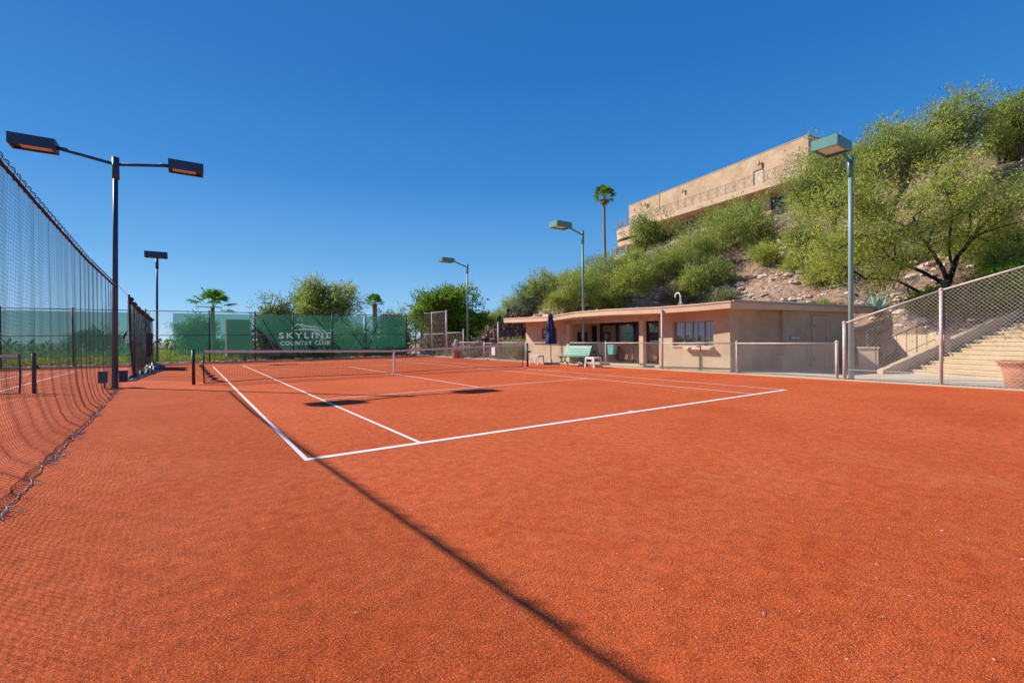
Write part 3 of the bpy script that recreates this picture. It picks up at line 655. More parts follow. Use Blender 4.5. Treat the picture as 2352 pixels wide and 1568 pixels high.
# ---------------------------------------------------------------- far fence with windscreens
ff=empty('far_fence',(2.66,30,0),'tall dark chain-link fence across the far end with green windscreens','fence')
FY=30.0
def FP(u): p=ony(u,717,FY); return p.x
fx=[-12.4,-9.14,-6.32,-3.1]+[FP(u) for u in (480,585,673,763,840)]+[FP(932)+.02,FC[0]]
for x in fx: post(x,FY,3.26,.045,ff,'fardark')
for a,b in zip(fx,fx[1:]):
    rail([(a,FY,3.2),(b,FY,3.2)],.022,ff,'fardark'); rail([(a,FY,1.72),(b,FY,1.72)],.02,ff,'fardark')
mb=MB(); linkpanel(mb,(fx[0],FY),(fx[-1],FY),.05,3.2,3.2,d=.07,r=.0024); mb.build('chain_link',M_['farwire'],ff)
def scr(poly,nm='windscreen'):
    # wavy sheet from polygon columns: list of (x,zbot,ztop)
    mb=MB(); cols=[]
    for (xa,b0,t0),(xb,b1,t1) in zip(poly,poly[1:]):
        k=max(1,int((xb-xa)/.25))
        for i in range(k): t=i/k; cols.append((xa+(xb-xa)*t,b0+(b1-b0)*t,t0+(t1-t0)*t))
    cols.append(poly[-1]); R=7
    for x,b,t in cols:
        for j in range(R):
            z=b+(t-b)*j/(R-1); sag=.02*math.sin(x*3.1)*(1-j/(R-1)); mb.v.append((x,FY+.06+.05*noise.noise(Vector((x*.8,z*.9,4)))*(1.2-j/(R-1)),z+(sag if j==0 else 0)))
    for i in range(len(cols)-1):
        for j in range(R-1): a=i*R+j; mb.f.append((a,a+1,a+1+R,a+R))
    return mb.build(nm,M_['screen'],ff,True)
x0=FP(397);xt=2.53;xe=FP(932)
scr([(x0,.45,3.08),(xt-.02,.62,3.08)])
cl=scr([(xt+.04,2.45,3.06),(4.36,.62,3.06),(9.9,.62,3.1)])
scr([(9.98,.60,3.1),(xe-.02,.60,3.15)])
scr([(-12.4,.55,3.08),(-2.9,.5,3.08)])
yl=FY-.05
text('SKYLINE',.55,M_['letter'],cl,(5.80,yl,1.48),(1,0,0),ext=0,wscale=1.30,space=1.35,bold=.012)
text('COUNTRY CLUB',.385,M_['letter'],cl,(5.80,yl,1.00),(1,0,0),ext=0,wscale=1.0,space=1.16,bold=.008)
lf2=text('SKYLINE',.55,M_['letter'],[o for o in ff.children if o.name.startswith('windscreen')][-1],(ony(7,770,yl).x,yl,1.48),(1,0,0),ext=0,wscale=1.3,space=1.35,bold=.012,align='RIGHT')
# mountain emblem: ridge lines
def stroke(mb,P,wd):
    P=[Vector(p) for p in P]
    for i in range(len(P)-1):
        a,b=P[i],P[i+1]; w0=wd if not isinstance(wd,list) else wd[i]; w1=wd if not isinstance(wd,list) else wd[i+1]
        d=(b-a).normalized(); nn=Vector((-d.y,d.x,0))
        q=[a-nn*w0/2,b-nn*w1/2,b+nn*w1/2,a+nn*w0/2]; mb.quad(*[(v.x,yl,v.y) for v in q])
def e3(a,b): p=ony((560+a*.35714)/1.63265,(1000+b*.35714)/1.63265,yl); return (p.x,p.z,0)
mb=MB()
stroke(mb,[e3(*q) for q in [(1490,648),(1520,628),(1558,600),(1590,618),(1640,648)]],[.02,.05,.06,.05,.02])
stroke(mb,[e3(*q) for q in [(1568,618),(1600,600),(1640,618),(1680,622),(1712,632),(1735,638)]],[.03,.05,.04,.05,.04,.05])
stroke(mb,[e3(*q) for q in [(1600,605),(1650,628),(1700,636)]],[.03,.03,.02])
stroke(mb,[e3(*q) for q in [(1510,663),(1580,654),(1650,652),(1730,654),(1760,655)]],[.015,.035,.04,.03,.015])
stroke(mb,[e3(*q) for q in [(1490,672),(1580,662),(1680,660),(1760,664),(1805,670)]],[.015,.03,.04,.04,.015])
stroke(mb,[e3(*q) for q in [(1730,618),(1731,650)]],.05); stroke(mb,[e3(*q) for q in [(1718,628),(1722,640),(1731,642)]],.03); stroke(mb,[e3(*q) for q in [(1747,630),(1742,640),(1731,641)]],.03)
mb.build('emblem',M_['letter'],cl)
# leaning props behind the fence
for i,(a,b) in enumerate([((1110,490),(1395,860)),((1400,505),(1760,870)),((1690,505),(2040,870)),((1965,510),(2290,870)),((2330,525),(2050,770))]):
    pa=ony((560+a[0]*.35714)/1.63265,(1000+a[1]*.35714)/1.63265,FY+.55); pb=ony((560+b[0]*.35714)/1.63265,(1000+b[1]*.35714)/1.63265,FY+1.0); pb.z=-.3
    mb=MB(); mb.tube([pa,pb],.035,6)
    if i<4: mb.tube([pa,(pa.x-.25,FY+.02,3.25-.0)],.02,5)
    mb.build('brace',M_['grey'],ff,True)
# stones along the fence foot
rng=np.random.default_rng(3); mb=MB()
def stone(mb,c,s,rng):
    n=len(mb.v); k=6
    for (r,z) in ((.6,0),(1,.35),(.85,.75),(.3,1.)):
        for j in range(k):
            a=2*math.pi*j/k; q=r*rng.uniform(.75,1.2); mb.v.append((c[0]+s[0]*q*math.cos(a),c[1]+s[1]*q*math.sin(a),c[2]+s[2]*z*rng.uniform(.85,1.15)))
    for i in range(3):
        for j in range(k): a=n+i*k+j;b=n+i*k+(j+1)%k; mb.f.append((a,b,b+k,a+k))
    mb.f.append(tuple(n+3*k+j for j in range(k)))
for i in range(420):
    x=rng.uniform(-12,14); s=rng.uniform(.05,.13); stone(mb,(x,30.25+rng.normal(0,.15),-.03),(s*1.4,s,s*.9),rng)
for i in range(160):
    y=rng.uniform(19,30); s=rng.uniform(.04,.12); stone(mb,(14.45+rng.normal(0,.2),y,-.02),(s,s*1.3,s),rng)
tag(mb.build('edging_stones',M_['rock'],None),'pale stones strewn along the foot of the fences','stones',kind='stuff')
# stucco block behind the fence
p0=ony((560+790*.35714)/1.63265,750,33);p1=ony((560+1060*.35714)/1.63265,750,33)
mb=MB(); mb.bx(p0.x+.1,p1.x,32.9,34.4,-.4,2.85); tb=mb.build('masonry_block',M_['tanblock'],None,bevel=.02); tag(tb,'tall tan masonry block standing behind the far green windscreen','masonry block')
# ---------------------------------------------------------------- lamps
def head(cx,cy,z,lx,ly,h,root,m,rz=0):
    mb=MB(); n=0
    c,s=math.cos(rz),math.sin(rz)
    def T(p): return (cx+p[0]*c-p[1]*s,cy+p[0]*s+p[1]*c,z+p[2])
    a,b=lx/2,ly/2
    V=[(-a,-b,0),(a,-b,0),(a,b,0),(-a,b,0),(-a,-b,h),(a,-b,h),(a,b,h),(-a,b,h),(-a+.06,-b+.05,0),(a-.06,-b+.05,0),(a-.06,b-.05,0),(-a+.06,b-.05,0),(-a+.06,-b+.05,.05),(a-.06,-b+.05,.05),(a-.06,b-.05,.05),(-a+.06,b-.05,.05)]
    mb.v=[T(p) for p in V]; mb.f=[(4,5,6,7),(0,1,5,4),(1,2,6,5),(2,3,7,6),(3,0,4,7),(0,8,9,1),(1,9,10,2),(2,10,11,3),(3,11,8,0),(8,12,13,9),(9,13,14,10),(10,14,15,11),(11,15,12,8),(12,15,14,13)]
    hd=mb.build('lamp_head',M_[m],root)
    mb=MB(); mb.v=[T(p) for p in [(-a+.1,-b+.07,.045),(a-.2,-b+.07,.045),(a-.2,b-.07,.045),(-a+.1,b-.07,.045)]]; mb.f=[(0,3,2,1)]; mb.build('lens',M_['lens'],hd); return hd
def lamppole(base,top,label,heads,m='polegreen',mp='polefade',r=.065,group='court floodlights'):
    root=empty('court_lamp',base,label,'lamp post',group)
    mb=MB(); mb.tube([Vector(base)-Vector((0,0,.1)),Vector(base).lerp(Vector(top),.6),top],[r,r*.85,r*.8],12); mb.build('pole',M_[mp],root,True)
    mb=MB(); t=Vector(top); mb.tube([t-Vector((0,0,.55)),t+Vector((0,0,.06))],r*1.15,12); mb.tube([t+Vector((0,0,.05)),t+Vector((0,0,.08))],r*1.2,12); mb.build('collar',M_[m],root,True)
    for hx,hy,hz,lx,ly,h,rz in heads:
        hd=head(hx,hy,hz,lx,ly,h,root,m,rz)
        mb=MB(); c=Vector((hx,hy,hz+h*.45)); d=(t-c); d.z=0; e=c+d.normalized()*lx*.48; mb.tube([t-Vector((0,0,.12)),e],.045,8); mb.tube([e,e.lerp(t,.18)],.055,8); mb.build('arm',M_[m],root,True)
    return root
lamppole((15.35,.23,0),(15.37,.23,6.6),'nearest single-headed green lamp post, rising above the hut in front of the hillside',[(14.43,.37,6.66,.99,.67,.29,.0)],r=.075)
p=G(1317,838); lamppole((14.9,11.35,0),(14.92,11.35,6.45),'middle single-headed green lamp post, in front of the hut porch',[(13.5,11.35,6.5,.92,.6,.26,0)])
lamppole((14.95,23.0,0),(15.0,23.0,6.4),'single-headed green lamp post beside the leafy tree at the far corner of the court',[(13.4,23.0,6.5,.92,.6,.26,0)])
root=lamppole((-2.82,12.35,0),(-2.72,12.35,6.66),'dark twin-headed lamp post standing at the divider net',[(-4.43,12.35,6.62,.93,.55,.28,math.pi),(-1.02,12.35,6.62,.9,.55,.28,0)],'poledark','poledark',.075)
for s in (-.26,.2):
    mb=MB(); mb.bx(-2.82+s-.1,-2.82+s+.1,12.2,12.42,.16,.50); mb.build('junction_box',M_['poledark'],root,bevel=.01)
mb=MB(); mb.tube([(-3.05,12.3,0),(-3.05,12.3,.2)],.02,6); mb.build('conduit',M_['poledark'],root)
lamppole((-2.62,30.9,0),(-2.55,30.9,6.4),'distant dark lamp post with one boxy head above the far fence',[(-2.56,30.3,6.45,1.12,.6,.34,0)],'poledark','poledark',.07)
# ---------------------------------------------------------------- tennis nets
def tennis_net(X,label,visible=(0,1)):
    y=11.885; xl,xr=X-.64,X+11.61; xc=X+5.485
    root=empty('tennis_net',(xc,y,0),label,'tennis net','tennis nets')
    def top(x): return .914+(1.05-.914)*abs(x-xc)/(xr-xc)
    def bot(x): return .035+.02*math.sin((x-X)*.9)+.03*(1-abs(x-xc)/(xr-xc))
    mb=MB(); x=xl
    while x<xr: mb.tube([(x,y+.01*math.sin(x*5),bot(x)),(x,y,top(x)-.02)],.0026,3,False); x+=.045
    K=40
    for j in range(21):
        t=j/20; mb.tube([(xl+(xr-xl)*i/K,y+.004,bot(xl+(xr-xl)*i/K)+(top(xl+(xr-xl)*i/K)-.02-bot(xl+(xr-xl)*i/K))*t) for i in range(K+1)],.0026,3,False)
    mb.build('mesh',M_['netblack'],root)
    mb=MB()
    for s in(0,1):
        a=[xl,xc][s];b=[xc,xr][s]; mb.slab([(a,y-.013,top(a)),(b,y-.013,top(b)),(b,y-.013,top(b)-.075),(a,y-.013,top(a)-.075)],(0,1,0),.026)
    mb.build('headband',M_['canvas'],root)
    mb=MB(); mb.tube([(xl+(xr-xl)*i/K,y,bot(xl+(xr-xl)*i/K)) for i in range(K+1)],.012,5); mb.build('bottom_cord',M_['netblack'],root)
    mb=MB(); mb.slab([(xc-.028,y-.02,.0),(xc+.028,y-.02,.0),(xc+.028,y-.02,.925),(xc-.028,y-.02,.925)],(0,1,0),.04); mb.build('centre_strap',M_['canvas'],root)
    for x,s in ((xl,-1),(xr,1)):
        mb=MB(); mb.tube([(x,y,.02),(x+.02*s,y,.5),(x,y,1.04)],.022,6); mb.build('side_rod',M_['netblack'],root,True)
        xp=X-.914 if s<0 else X+11.884
        mb=MB(); mb.tube([(xp,y,-.05),(xp,y,1.07)],.045,12); mb.tube([(xp,y,1.07),(xp,y,1.085)],.05,12); mb.build('net_post',M_['black'],root,True)
        mb=MB(); mb.tube([(x,y,1.03),(xp,y,1.08)],.004,4); mb.tube([(x,y,1.0),(xp,y,.6),(x+.04,y,.2)],.003,4); mb.build('cord',M_['black'],root)
    mb=MB(); mb.tube([(X+11.92,y-.05,.72),(X+11.98,y-.12,.74),(X+12.02,y-.12,.66)],.015,6); mb.lathe((X+11.95,y-.06,.68),[(.04,-.03),(.05,0),(.04,.05)],8); mb.build('crank',M_['iron'],root)
    return root
tennis_net(0,'black tennis net with pinkish headband across the main court')
tennis_net(-5.33-10.97,'second tennis net seen end-on through the divider net, beyond the black post')
# ---------------------------------------------------------------- divider net
def ntop(y): 
    return float(np.interp(y,[-7,-3,2,3.9,7.5,11.8],[3.95,3.75,3.40,3.28,3.08,2.98]))
dn=empty('divider_net',(-2.75,5,0),'long black divider net hanging from a cable along the left of the court','net','divider nets')
def nx(y,t,ph=0):   # t: 0 top ..1 where it meets the floor
    a=.010+.022*t; pl=.3+1.6*sst(7,12,y)+.4*noise.noise(Vector((y*.35,0,0)))
    x=-2.75+a*pl*math.sin(y*11+1.5*math.sin(y*1.7))+.03*t*noise.noise(Vector((y*1.2,t,0)))
    qq=max(0,(t-.70)/.30); fl=1-math.sqrt(max(0,1-qq*qq)); tgt=float(np.interp(y,[-7,-.5,1.4,5,10,12.1],[.42,.49,.42,.33,.14,.05]))
    return x+fl*tgt
ROWS=66
def np_(y,r):
    t=r/ROWS; yy=y+.02*t*math.sin(y*11+.8)+.03*t*noise.noise(Vector((y*.5,t*2,7)))
    H=ntop(y)-.05; 
    z=max(.008,H*(1-t)+.012*math.sin(y*22)*math.sin(t*3+.3)-.03*t*(1-t)*math.sin(y*3.3))
    return (nx(y,t),yy,z)
mb=MB(); ysn=[]; y=-6.
while y<12.25: ysn.append(y); y+=.052
for y in ysn:
    thick=(int(y/.052)%16==0 and y>3)
    mb.tube([np_(y,r) for r in list(range(0,ROWS,6))+[ROWS-3,ROWS]],.0017 if not thick else .0030,3,False)
ysr=ysn[::1]
for r in range(0,ROWS+1):
    mb.tube([np_(y,r) for y in ysr[::2]],.0016,3,False)
mb.build('mesh',M_['string'],dn)
mb=MB(); P=[(-2.75,y,ntop(y)) for y in np.arange(-6,12.35,.15)]
mb.tube([(p[0]+.012*noise.noise(Vector((p[1]*3,0,0))),p[1],p[2]-.03+.01*noise.noise(Vector((p[1]*5,3,0)))) for p in P],[.020+.012*abs(noise.noise(Vector((p[1]*2.3,1,0)))) for p in P],7); mb.build('top_hem',mat('hem',(.015,.012,.04),.8,(.035,.022,.05),12),dn,True)
mb=MB(); mb.tube([(-2.75,y,ntop(y)+.045) for y in np.arange(-6,12.4,.4)],.005,5); mb.build('cable',M_['iron'],dn)
y=-5.9; k=0; ringmesh=None
while y<12.2 and k<95:
    mb=MB(); z=ntop(y); mb.tube([(-2.75+.038*math.sin(a),y+.02*math.cos(a),z+.005+.055*math.cos(a)) for a in np.linspace(0,2*math.pi,9)],.006,4,False)
    mb.build('hook',M_['iron'],dn); y+=.23; k+=1
# frayed bottom rope
mb=MB(); rg=np.random.default_rng(5)
P=[np_(y,ROWS) for y in np.arange(-6,12.1,.1)]; mb.tube([(p[0]+.01*rg.normal(),p[1],.015) for p in P],.005,5)
for p in P:
    if noise.noise(Vector((p[1]*1.3,5,5)))>.05:
        for q in range(6):
            a=rg.uniform(0,6.28); l=rg.uniform(.02,.09); o=(p[0]+rg.normal()*.04,p[1]+rg.normal()*.05,.012); mb.tube([o,(o[0]+l*math.cos(a),o[1]+l*math.sin(a),.02)],.004,3,False)
mb.build('frayed_rope',mat('frayed',(.50,.40,.36),.9,(.16,.11,.11),30,contrast=(.45,.6)),dn)
# far bunched part
d2=empty('divider_net',(-2.75,20,0),'gathered second divider net beyond the twin-headed lamp post, trailing dark sheeting on the floor','net','divider nets')
def nt2(y): return float(np.interp(y,[15.8,16.5,20,27.5,30],[2.92,2.85,2.72,2.62,2.62]))
mb=MB(); y=15.7
def q2(y,t): return (-2.75+(.05+.10*t)*math.sin(y*14+2*math.sin(y))+.3*t*t*sst(26,17,y)*.3,y+.1*math.sin(y*7)*t,max(.01,(nt2(y)-.05)*(1-t)))
while y<29.2:
    mb.tube([q2(y,t) for t in np.linspace(0,1,8)],.0026,3,False); y+=.055
for r in range(56): mb.tube([q2(yy,r/56) for yy in np.arange(15.7,29.2,.09)],.0018,3,False)
mb.build('mesh',M_['string'],d2)
mb=MB(); P=[(-2.75+.06*math.sin(y*4),y,nt2(y)-.02) for y in np.arange(15.9,29.4,.2)]; mb.tube(P,[.05+.03*abs(math.sin(i*1.7)) for i in range(len(P))],6); mb.build('top_hem',M_['string'],d2,True)
def cloth(fn,nu,nv,name,m,parent):
    V=np.array([fn(i/(nu-1),j/(nv-1)) for j in range(nv) for i in range(nu)]); i=np.arange(nu-1)[None,:]+nu*np.arange(nv-1)[:,None]; i=i.ravel()
    me=fastmesh(name,V,np.stack([i,i+1,i+1+nu,i+nu],1)); me.polygons.foreach_set('use_smooth',[True]*len(me.polygons)); return link(name,me,M_[m],parent)
cloth(lambda u,v:(-2.66+.07*math.sin(u*40)+.03*v,22.2+u*3.6,.62+v*1.12+.04*math.sin(u*9)),90,8,'sheeting','string',d2)
g0=G(282,850);g1=G(420,842);g2=G(385,846)
def heap(u,v):
    y=14.9+u*9.0; x=-2.75+.35*sst(0,.8,u)+(v-.5)*(.45+.5*u)+.06*noise.noise(Vector((u*12,v*4,0))); z=.02+.16*(.35+u)*abs(noise.fractal(Vector((u*13,v*5,1)),1,2,4))*math.sin(math.pi*v)*2.2+.16*math.exp(-((u-.75)/.12)**2)*math.sin(math.pi*v); return (x,y,z)
cloth(heap,110,22,'floor_sheeting','black',d2)
mb=MB(); mb.tube([(-2.62,15.9,.05),(-2.72,15.9,1.2),(-2.75,15.9,3.02)],.04,8); mb.build('bundle',M_['string'],d2,True)
mb=MB(); mb.tube([(-2.75,17.7,0),(-2.75,17.7,2.75)],.03,8); mb.build('bundle',M_['string'],d2,True)
mb=MB(); mb.tube([(-2.75,12.4,3.05),(-2.75,14.2,3.0),(-2.75,15.9,2.97)],.006,5); mb.build('cable',M_['iron'],d2)
hk=empty('roller_tube',(-2.6,15.2,1.3),'short black tube with an orange end hanging at the gathered divider net','tube')
q=atw(289,762,22); q2_=atw(284,778,22); q3_=atw(282,784,22)
mb=MB(); mb.tube([q,q2_],.045,8); mb.build('grip',M_['black'],hk,True)
mb=MB(); mb.tube([q2_,q3_],[.03,.05],8); mb.build('tip',M_['terra'],hk,True)
mb=MB(); mb.tube([q,(-2.75,q.y,q.z+.5),(-2.75,q.y,nt2(max(15.8,q.y)))],.006,4); mb.build('cord',M_['black'],hk)
# scraps of fibre, twigs and leaves on the carpet
mb=MB(); rg=np.random.default_rng(12)
for k in range(360):
    t=rg.uniform(0,1)**1.6*13+.9; an=rg.uniform(-.25,1.45); x=CP[0]+t*math.sin(an); y=CP[1]+t*math.cos(an)
    if x>14 or x<-2: continue
    a=rg.uniform(0,6.28); l=rg.uniform(.006,.020)*(2.2 if k%9==0 else 1); mb.tube([(x,y,.006),(x+l*.5*math.cos(a),y+l*.5*math.sin(a),.009),(x+l*math.cos(a+.4),y+l*math.sin(a+.4),.006)],[.0012,.0022,.001],4,False)
tag(mb.build('litter',mat('litter',(.78,.62,.48),.8,(.50,.36,.20),3,contrast=(.4,.6)),None),'pale fibre scraps and leaf bits scattered on the court carpet',kind='stuff')
# ---------------------------------------------------------------- court side furniture
um=empty('closed_umbrella',(13.55,12.25,0),'closed navy patio umbrella on a grey slab base left of the green bench','umbrella')
ux,uy=G(1265.5,835).x,G(1265.5,835).y
q_=onx(1265.5,835,13.95); ux,uy=q_.x,q_.y
def fold(a,z): return 1+.22*math.cos(8*a+z*2)+.12*math.cos(3*a-z*4)
mb=MB(); mb.lathe((ux,uy,0),[(.24,1.02),(.26,1.06),(.235,1.25),(.16,1.48),(.14,1.56),(.18,1.7),(.185,1.9),(.14,2.15),(.095,2.3),(.13,2.32),(.10,2.42),(.06,2.52),(.02,2.54)],40,fold); mb.build('canopy',M_['navy'],um,True)
mb=MB(); mb.tube([(ux,uy,.05),(ux,uy,2.58)],.022,10); mb.lathe((ux,uy,2.56),[(.02,0),(.025,.03),(.01,.06)],8); mb.build('pole',M_['iron'],um,True)
mb=MB(); mb.box((ux,uy,.045),(.66,.66,.09),.2,.9); mb.lathe((ux,uy,.09),[(.12,0),(.05,.06),(.03,.2)],12); mb.build('base',M_['grey'],um,bevel=.015)
mb=MB(); mb.lathe((ux,uy,1.5),[(.15,0),(.155,.03),(.15,.06)],16); mb.build('tie_strap',M_['navy'],um)
def side_table(loc,rz,label):
    r=empty('side_table',(0,0,0),label,'side table','white plastic side tables'); mb=MB(); mb.box((0,0,.445),(.50,.50,.03)); mb.build('tabletop',M_['white'],r,bevel=.01)
    mb=MB()
    for s in(-1,1): mb.box((0,s*.225,.405),(.46,.03,.06)); mb.box((s*.225,0,.405),(.03,.42,.06))
    mb.build('apron',M_['white'],r)
    for sx in(-1,1):
        for sy in(-1,1):
            mb=MB(); n=len(mb.v); mb.slab([(sx*.195,sy*.195,.43),(sx*.25,sy*.195,.43),(sx*.25,sy*.25,.43),(sx*.195,sy*.25,.43)],(0,0,-1),.43)
            for i in range(4,8): x,y,z=mb.v[i]; mb.v[i]=(x*1.0+sx*.035-(sx*.015 if abs(x)>.22 else -sx*.01),y+sy*.035,0)
            mb.build('leg',M_['white'],r)
    r.location=loc; r.rotation_euler=(0,0,rz); return r
t1=side_table((13.25,12.95,0),.25,'white plastic side table left of the closed navy umbrella')
t2=copy_tree(t1); t2.location=(13.62,9.38,0); t2.rotation_euler=(0,0,.1); t2['label']='white plastic side table at the right end of the green bench'
bn=empty('green_bench',(0,0,0),'mint green slatted bench with dark cast legs facing the court','bench')
L=1.6
prof=[(-.30,.46),(-.20,.45),(-.10,.43),(0.0,.42),(.10,.425),(.19,.45),(.25,.52),(.28,.60),(.31,.68),(.34,.76),(.37,.84),(.42,.90)]
mb=MB()
for i,(y,z) in enumerate(prof[:6]): mb.box((0,y,z),(L,.075,.022))
mb.build('seat',M_['bench'],bn,bevel=.005)
mb=MB()
for i,(y,z) in enumerate(prof[6:]):
    n=len(mb.v); mb.box((0,0,0),(L,.022,.062)); a=.36
    for k in range(n,len(mb.v)): x_,y_,z_=mb.v[k]; mb.v[k]=(x_,y+y_*math.cos(a)+z_*math.sin(a),z-y_*math.sin(a)+z_*math.cos(a))
mb.build('backrest',M_['bench'],bn,bevel=.005)
for s in(-1,1):
    x=s*(L/2-.18)
    mb=MB(); mb.tube([(x,-.33,0),(x,-.26,.12),(x,-.13,.24),(x,-.12,.34),(x,-.24,.43)],[.03,.025,.03,.025,.03],8); mb.tube([(x,-.13,.22),(x,0,.16),(x,.13,.22)],.022,8); mb.build('leg',M_['benchleg'],bn,True)
    mb=MB(); mb.tube([(x,.34,0),(x,.26,.12),(x,.13,.24),(x,.15,.36),(x,.24,.48),(x,.34,.72),(x,.43,.93)],[.03,.025,.03,.025,.026,.02,.018],8); mb.tube([(x,-.28,.42),(x,0,.395),(x,.2,.42)],.018,6); mb.build('leg',M_['benchleg'],bn,True)
bn.location=(13.75,10.85,0); bn.rotation_euler=(0,0,-math.pi/2+.10)
# bin on fence
by=8.9; bxx=FX(by)-.17
tb_=empty('hanging_bin',(bxx,by,.6),'teal plastic bin hooked on the low fence above the court','bin')
mb=MB(); mb.box((bxx,by,.76),(.24,.38,.40),0,1.0)
for i in range(4): x,y,z=mb.v[i]; mb.v[i]=(bxx+(x-bxx)*.78,by+(y-by)*.78,z)
mb.build('body',M_['teal'],tb_,bevel=.012); mb=MB(); mb.box((bxx,by,.965),(.27,.41,.022)); mb.box((bxx+.02,by-.0,.978),(.2,.34,.01)); mb.build('rim',M_['teal'],tb_,bevel=.004)
# hose
mb=MB(); rg=np.random.default_rng(8); P=[(FX(y)+.13+.05*math.sin(y*1.3)+.02*math.sin(y*4),y,.045+.03*max(0,math.sin(y*.9))) for y in np.arange(-6,11.5,.25)]; mb.tube(P,.012,6)
tag(mb.build('garden_hose',M_['hose'],None,True),'thin green hose lying along the foot of the chain-link fence','hose')
# crank handle hanging on fence & rod
hy=4.65; mb=MB(); x=FX(hy)-.03; rk=empty('crank_handle',(x,hy,.8),'black-gripped crank handle hooked on the low fence under the hut window','handle')
mb=MB(); mb.tube([(x,hy+.08,1.0),(x,hy+.08,.78)],.022,8); mb.build('grip',M_['black'],rk,True)
mb=MB(); mb.tube([(x,hy+.08,.78),(x,hy+.08,.69),(x,hy,.69),(x,hy,.12)],.010,6); mb.tube([(x,hy,.25),(x+.02,hy+.02,.23),(x,hy,.2)],.02,6); mb.build('shaft',M_['grey'],rk,True)
# ---------------------------------------------------------------- stairs, cheek wall, railing, retaining wall
sw=empty('concrete_stairs',S0,'wide pale concrete stairs climbing the hillside behind the sloping fence','stairs')
Wd=4.3
mb=MB()
def SP(t,e,z): return Vector((S0.x,S0.y,z))+SD*t+SE*e
for k in range(NS):
    t0=k*TR; z1=(k+1)*RI; mb.prism([SP(t0,0,0)[:2],SP(t0,Wd,0)[:2],SP(t0+TR,Wd,0)[:2],SP(t0+TR,0,0)[:2]],max(-.4,z1-.9),z1)
    o=.025; mb.prism([SP(t0-o,0.005,0)[:2],SP(t0-o,Wd-.005,0)[:2],SP(t0-.001,Wd-.005,0)[:2],SP(t0-.001,.005,0)[:2]],z1-.05,z1-.004)
sm=mb.build('steps',M_['step'],sw)
for nm,e0,e1 in (('cheek_wall',-.22,-.002),('cheek_wall',Wd+.002,Wd+.22)):
    mb=MB(); ta,tb2=-1.0,NS*TR; za,zb=.12,NS*RI+.35
    pts=[SP(ta,e0,-.4),SP(tb2,e0,zb-1.2),SP(tb2,e0,zb),SP(ta,e0,za)]
    mb.slab(pts,SE,e1-e0); mb.build(nm,M_['stucco'],sw,bevel=.01)
rl=empty('stair_railing',SP(-.6,-.25,0),'rust brown scrolled iron railing along the concrete stairs','railing')
def rz_(t): return .12+(NS*RI+.35-.12)*(t+1)/(NS*TR+1)
mb=MB(); mb.tube([SP(t,-.30,rz_(t)+.86) for t in (-.95,9.4)],.02,6); mb.tube([SP(t,-.30,rz_(t)+.12) for t in (-.95,9.4)],.01,6); mb.build('handrail',M_['ironbrown'],rl)
for i in range(24):
    t=-.95+i*.42; mb=MB(); mb.tube([SP(t,-.30,rz_(t)-.1),SP(t,-.30,rz_(t)+.86)],.009 if i%4 else .016,6)
    if i%4==2:
        for sgn in(-1,1):
            for zc in(.3,.62):
                mb.tube([SP(t+sgn*(.075+.06*math.cos(a)*(1-.0*a)),-.30,rz_(t)+zc+.07*math.sin(a)) for a in np.linspace(-2.6,2.6,9)],.006,4,False)
    mb.build('baluster',M_['ironbrown'],rl)
mb=MB(); mb.slab([(20.35,-.75,-.2),(23.4,3.0,-.2),(23.4,3.0,1.30),(20.35,-.75,1.30)],(.775,-.632,0),.2)
tag(mb.build('retaining_wall',M_['stucco'],None),'low shaded retaining wall between the hut and the stairs','wall')
pd=empty('pedestal',(18.9,.95,0),'square stucco pedestal at the foot of the hill beside the stairs','pedestal')
mb=MB(); mb.box((18.95,.98,.40),(.56,.56,.86),.35); mb.build('shaft',M_['stucco_trim'],pd,bevel=.01); mb=MB(); mb.box((18.95,.98,.855),(.64,.64,.05),.35); mb.build('cap',M_['stucco_trim'],pd,bevel=.01)
mb=MB(); mb.lathe((18.95,.98,.88),[(.09,0),(.05,.03),(.04,.15),(.09,.22),(.05,.32),(.07,.42),(.02,.5)],10); tag(mb.build('lantern_post',M_['iron'],None,True),'small dark ornament standing on the stucco pedestal','ornament')
def pot(c,r,h,label,group=None):
    root=empty('terracotta_pot',c,label,'plant pot',group)
    mb=MB(); mb.lathe(c,[(r*.62,0),(r*.66,.02),(r*.74,h*.45),(r*.82,h*.7),(r*.80,h*.72),(r*.90,h*.80),(r*.96,h*.9),(r*1.02,h*.93),(r*1.03,h*.985),(r*.99,h),(r*.86,h),(r*.84,h*.88)],36); mb.build('body',M_['terra'],root,True)
    mb=MB(); mb.lathe((c[0],c[1],c[2]+h*.84),[(r*.8,0),(r*.8,.02)],20); mb.build('soil',M_['soil'],root); return root
g=G(2352,892); pot((g.x,g.y,0),.47,.66,'large weathered terracotta pot at the foot of the concrete stairs','terracotta pots')
p=fp(1044); pot((14.0,22.9,0),.34,.52,'terracotta pot with a round cactus beside the short corner fence','terracotta pots')
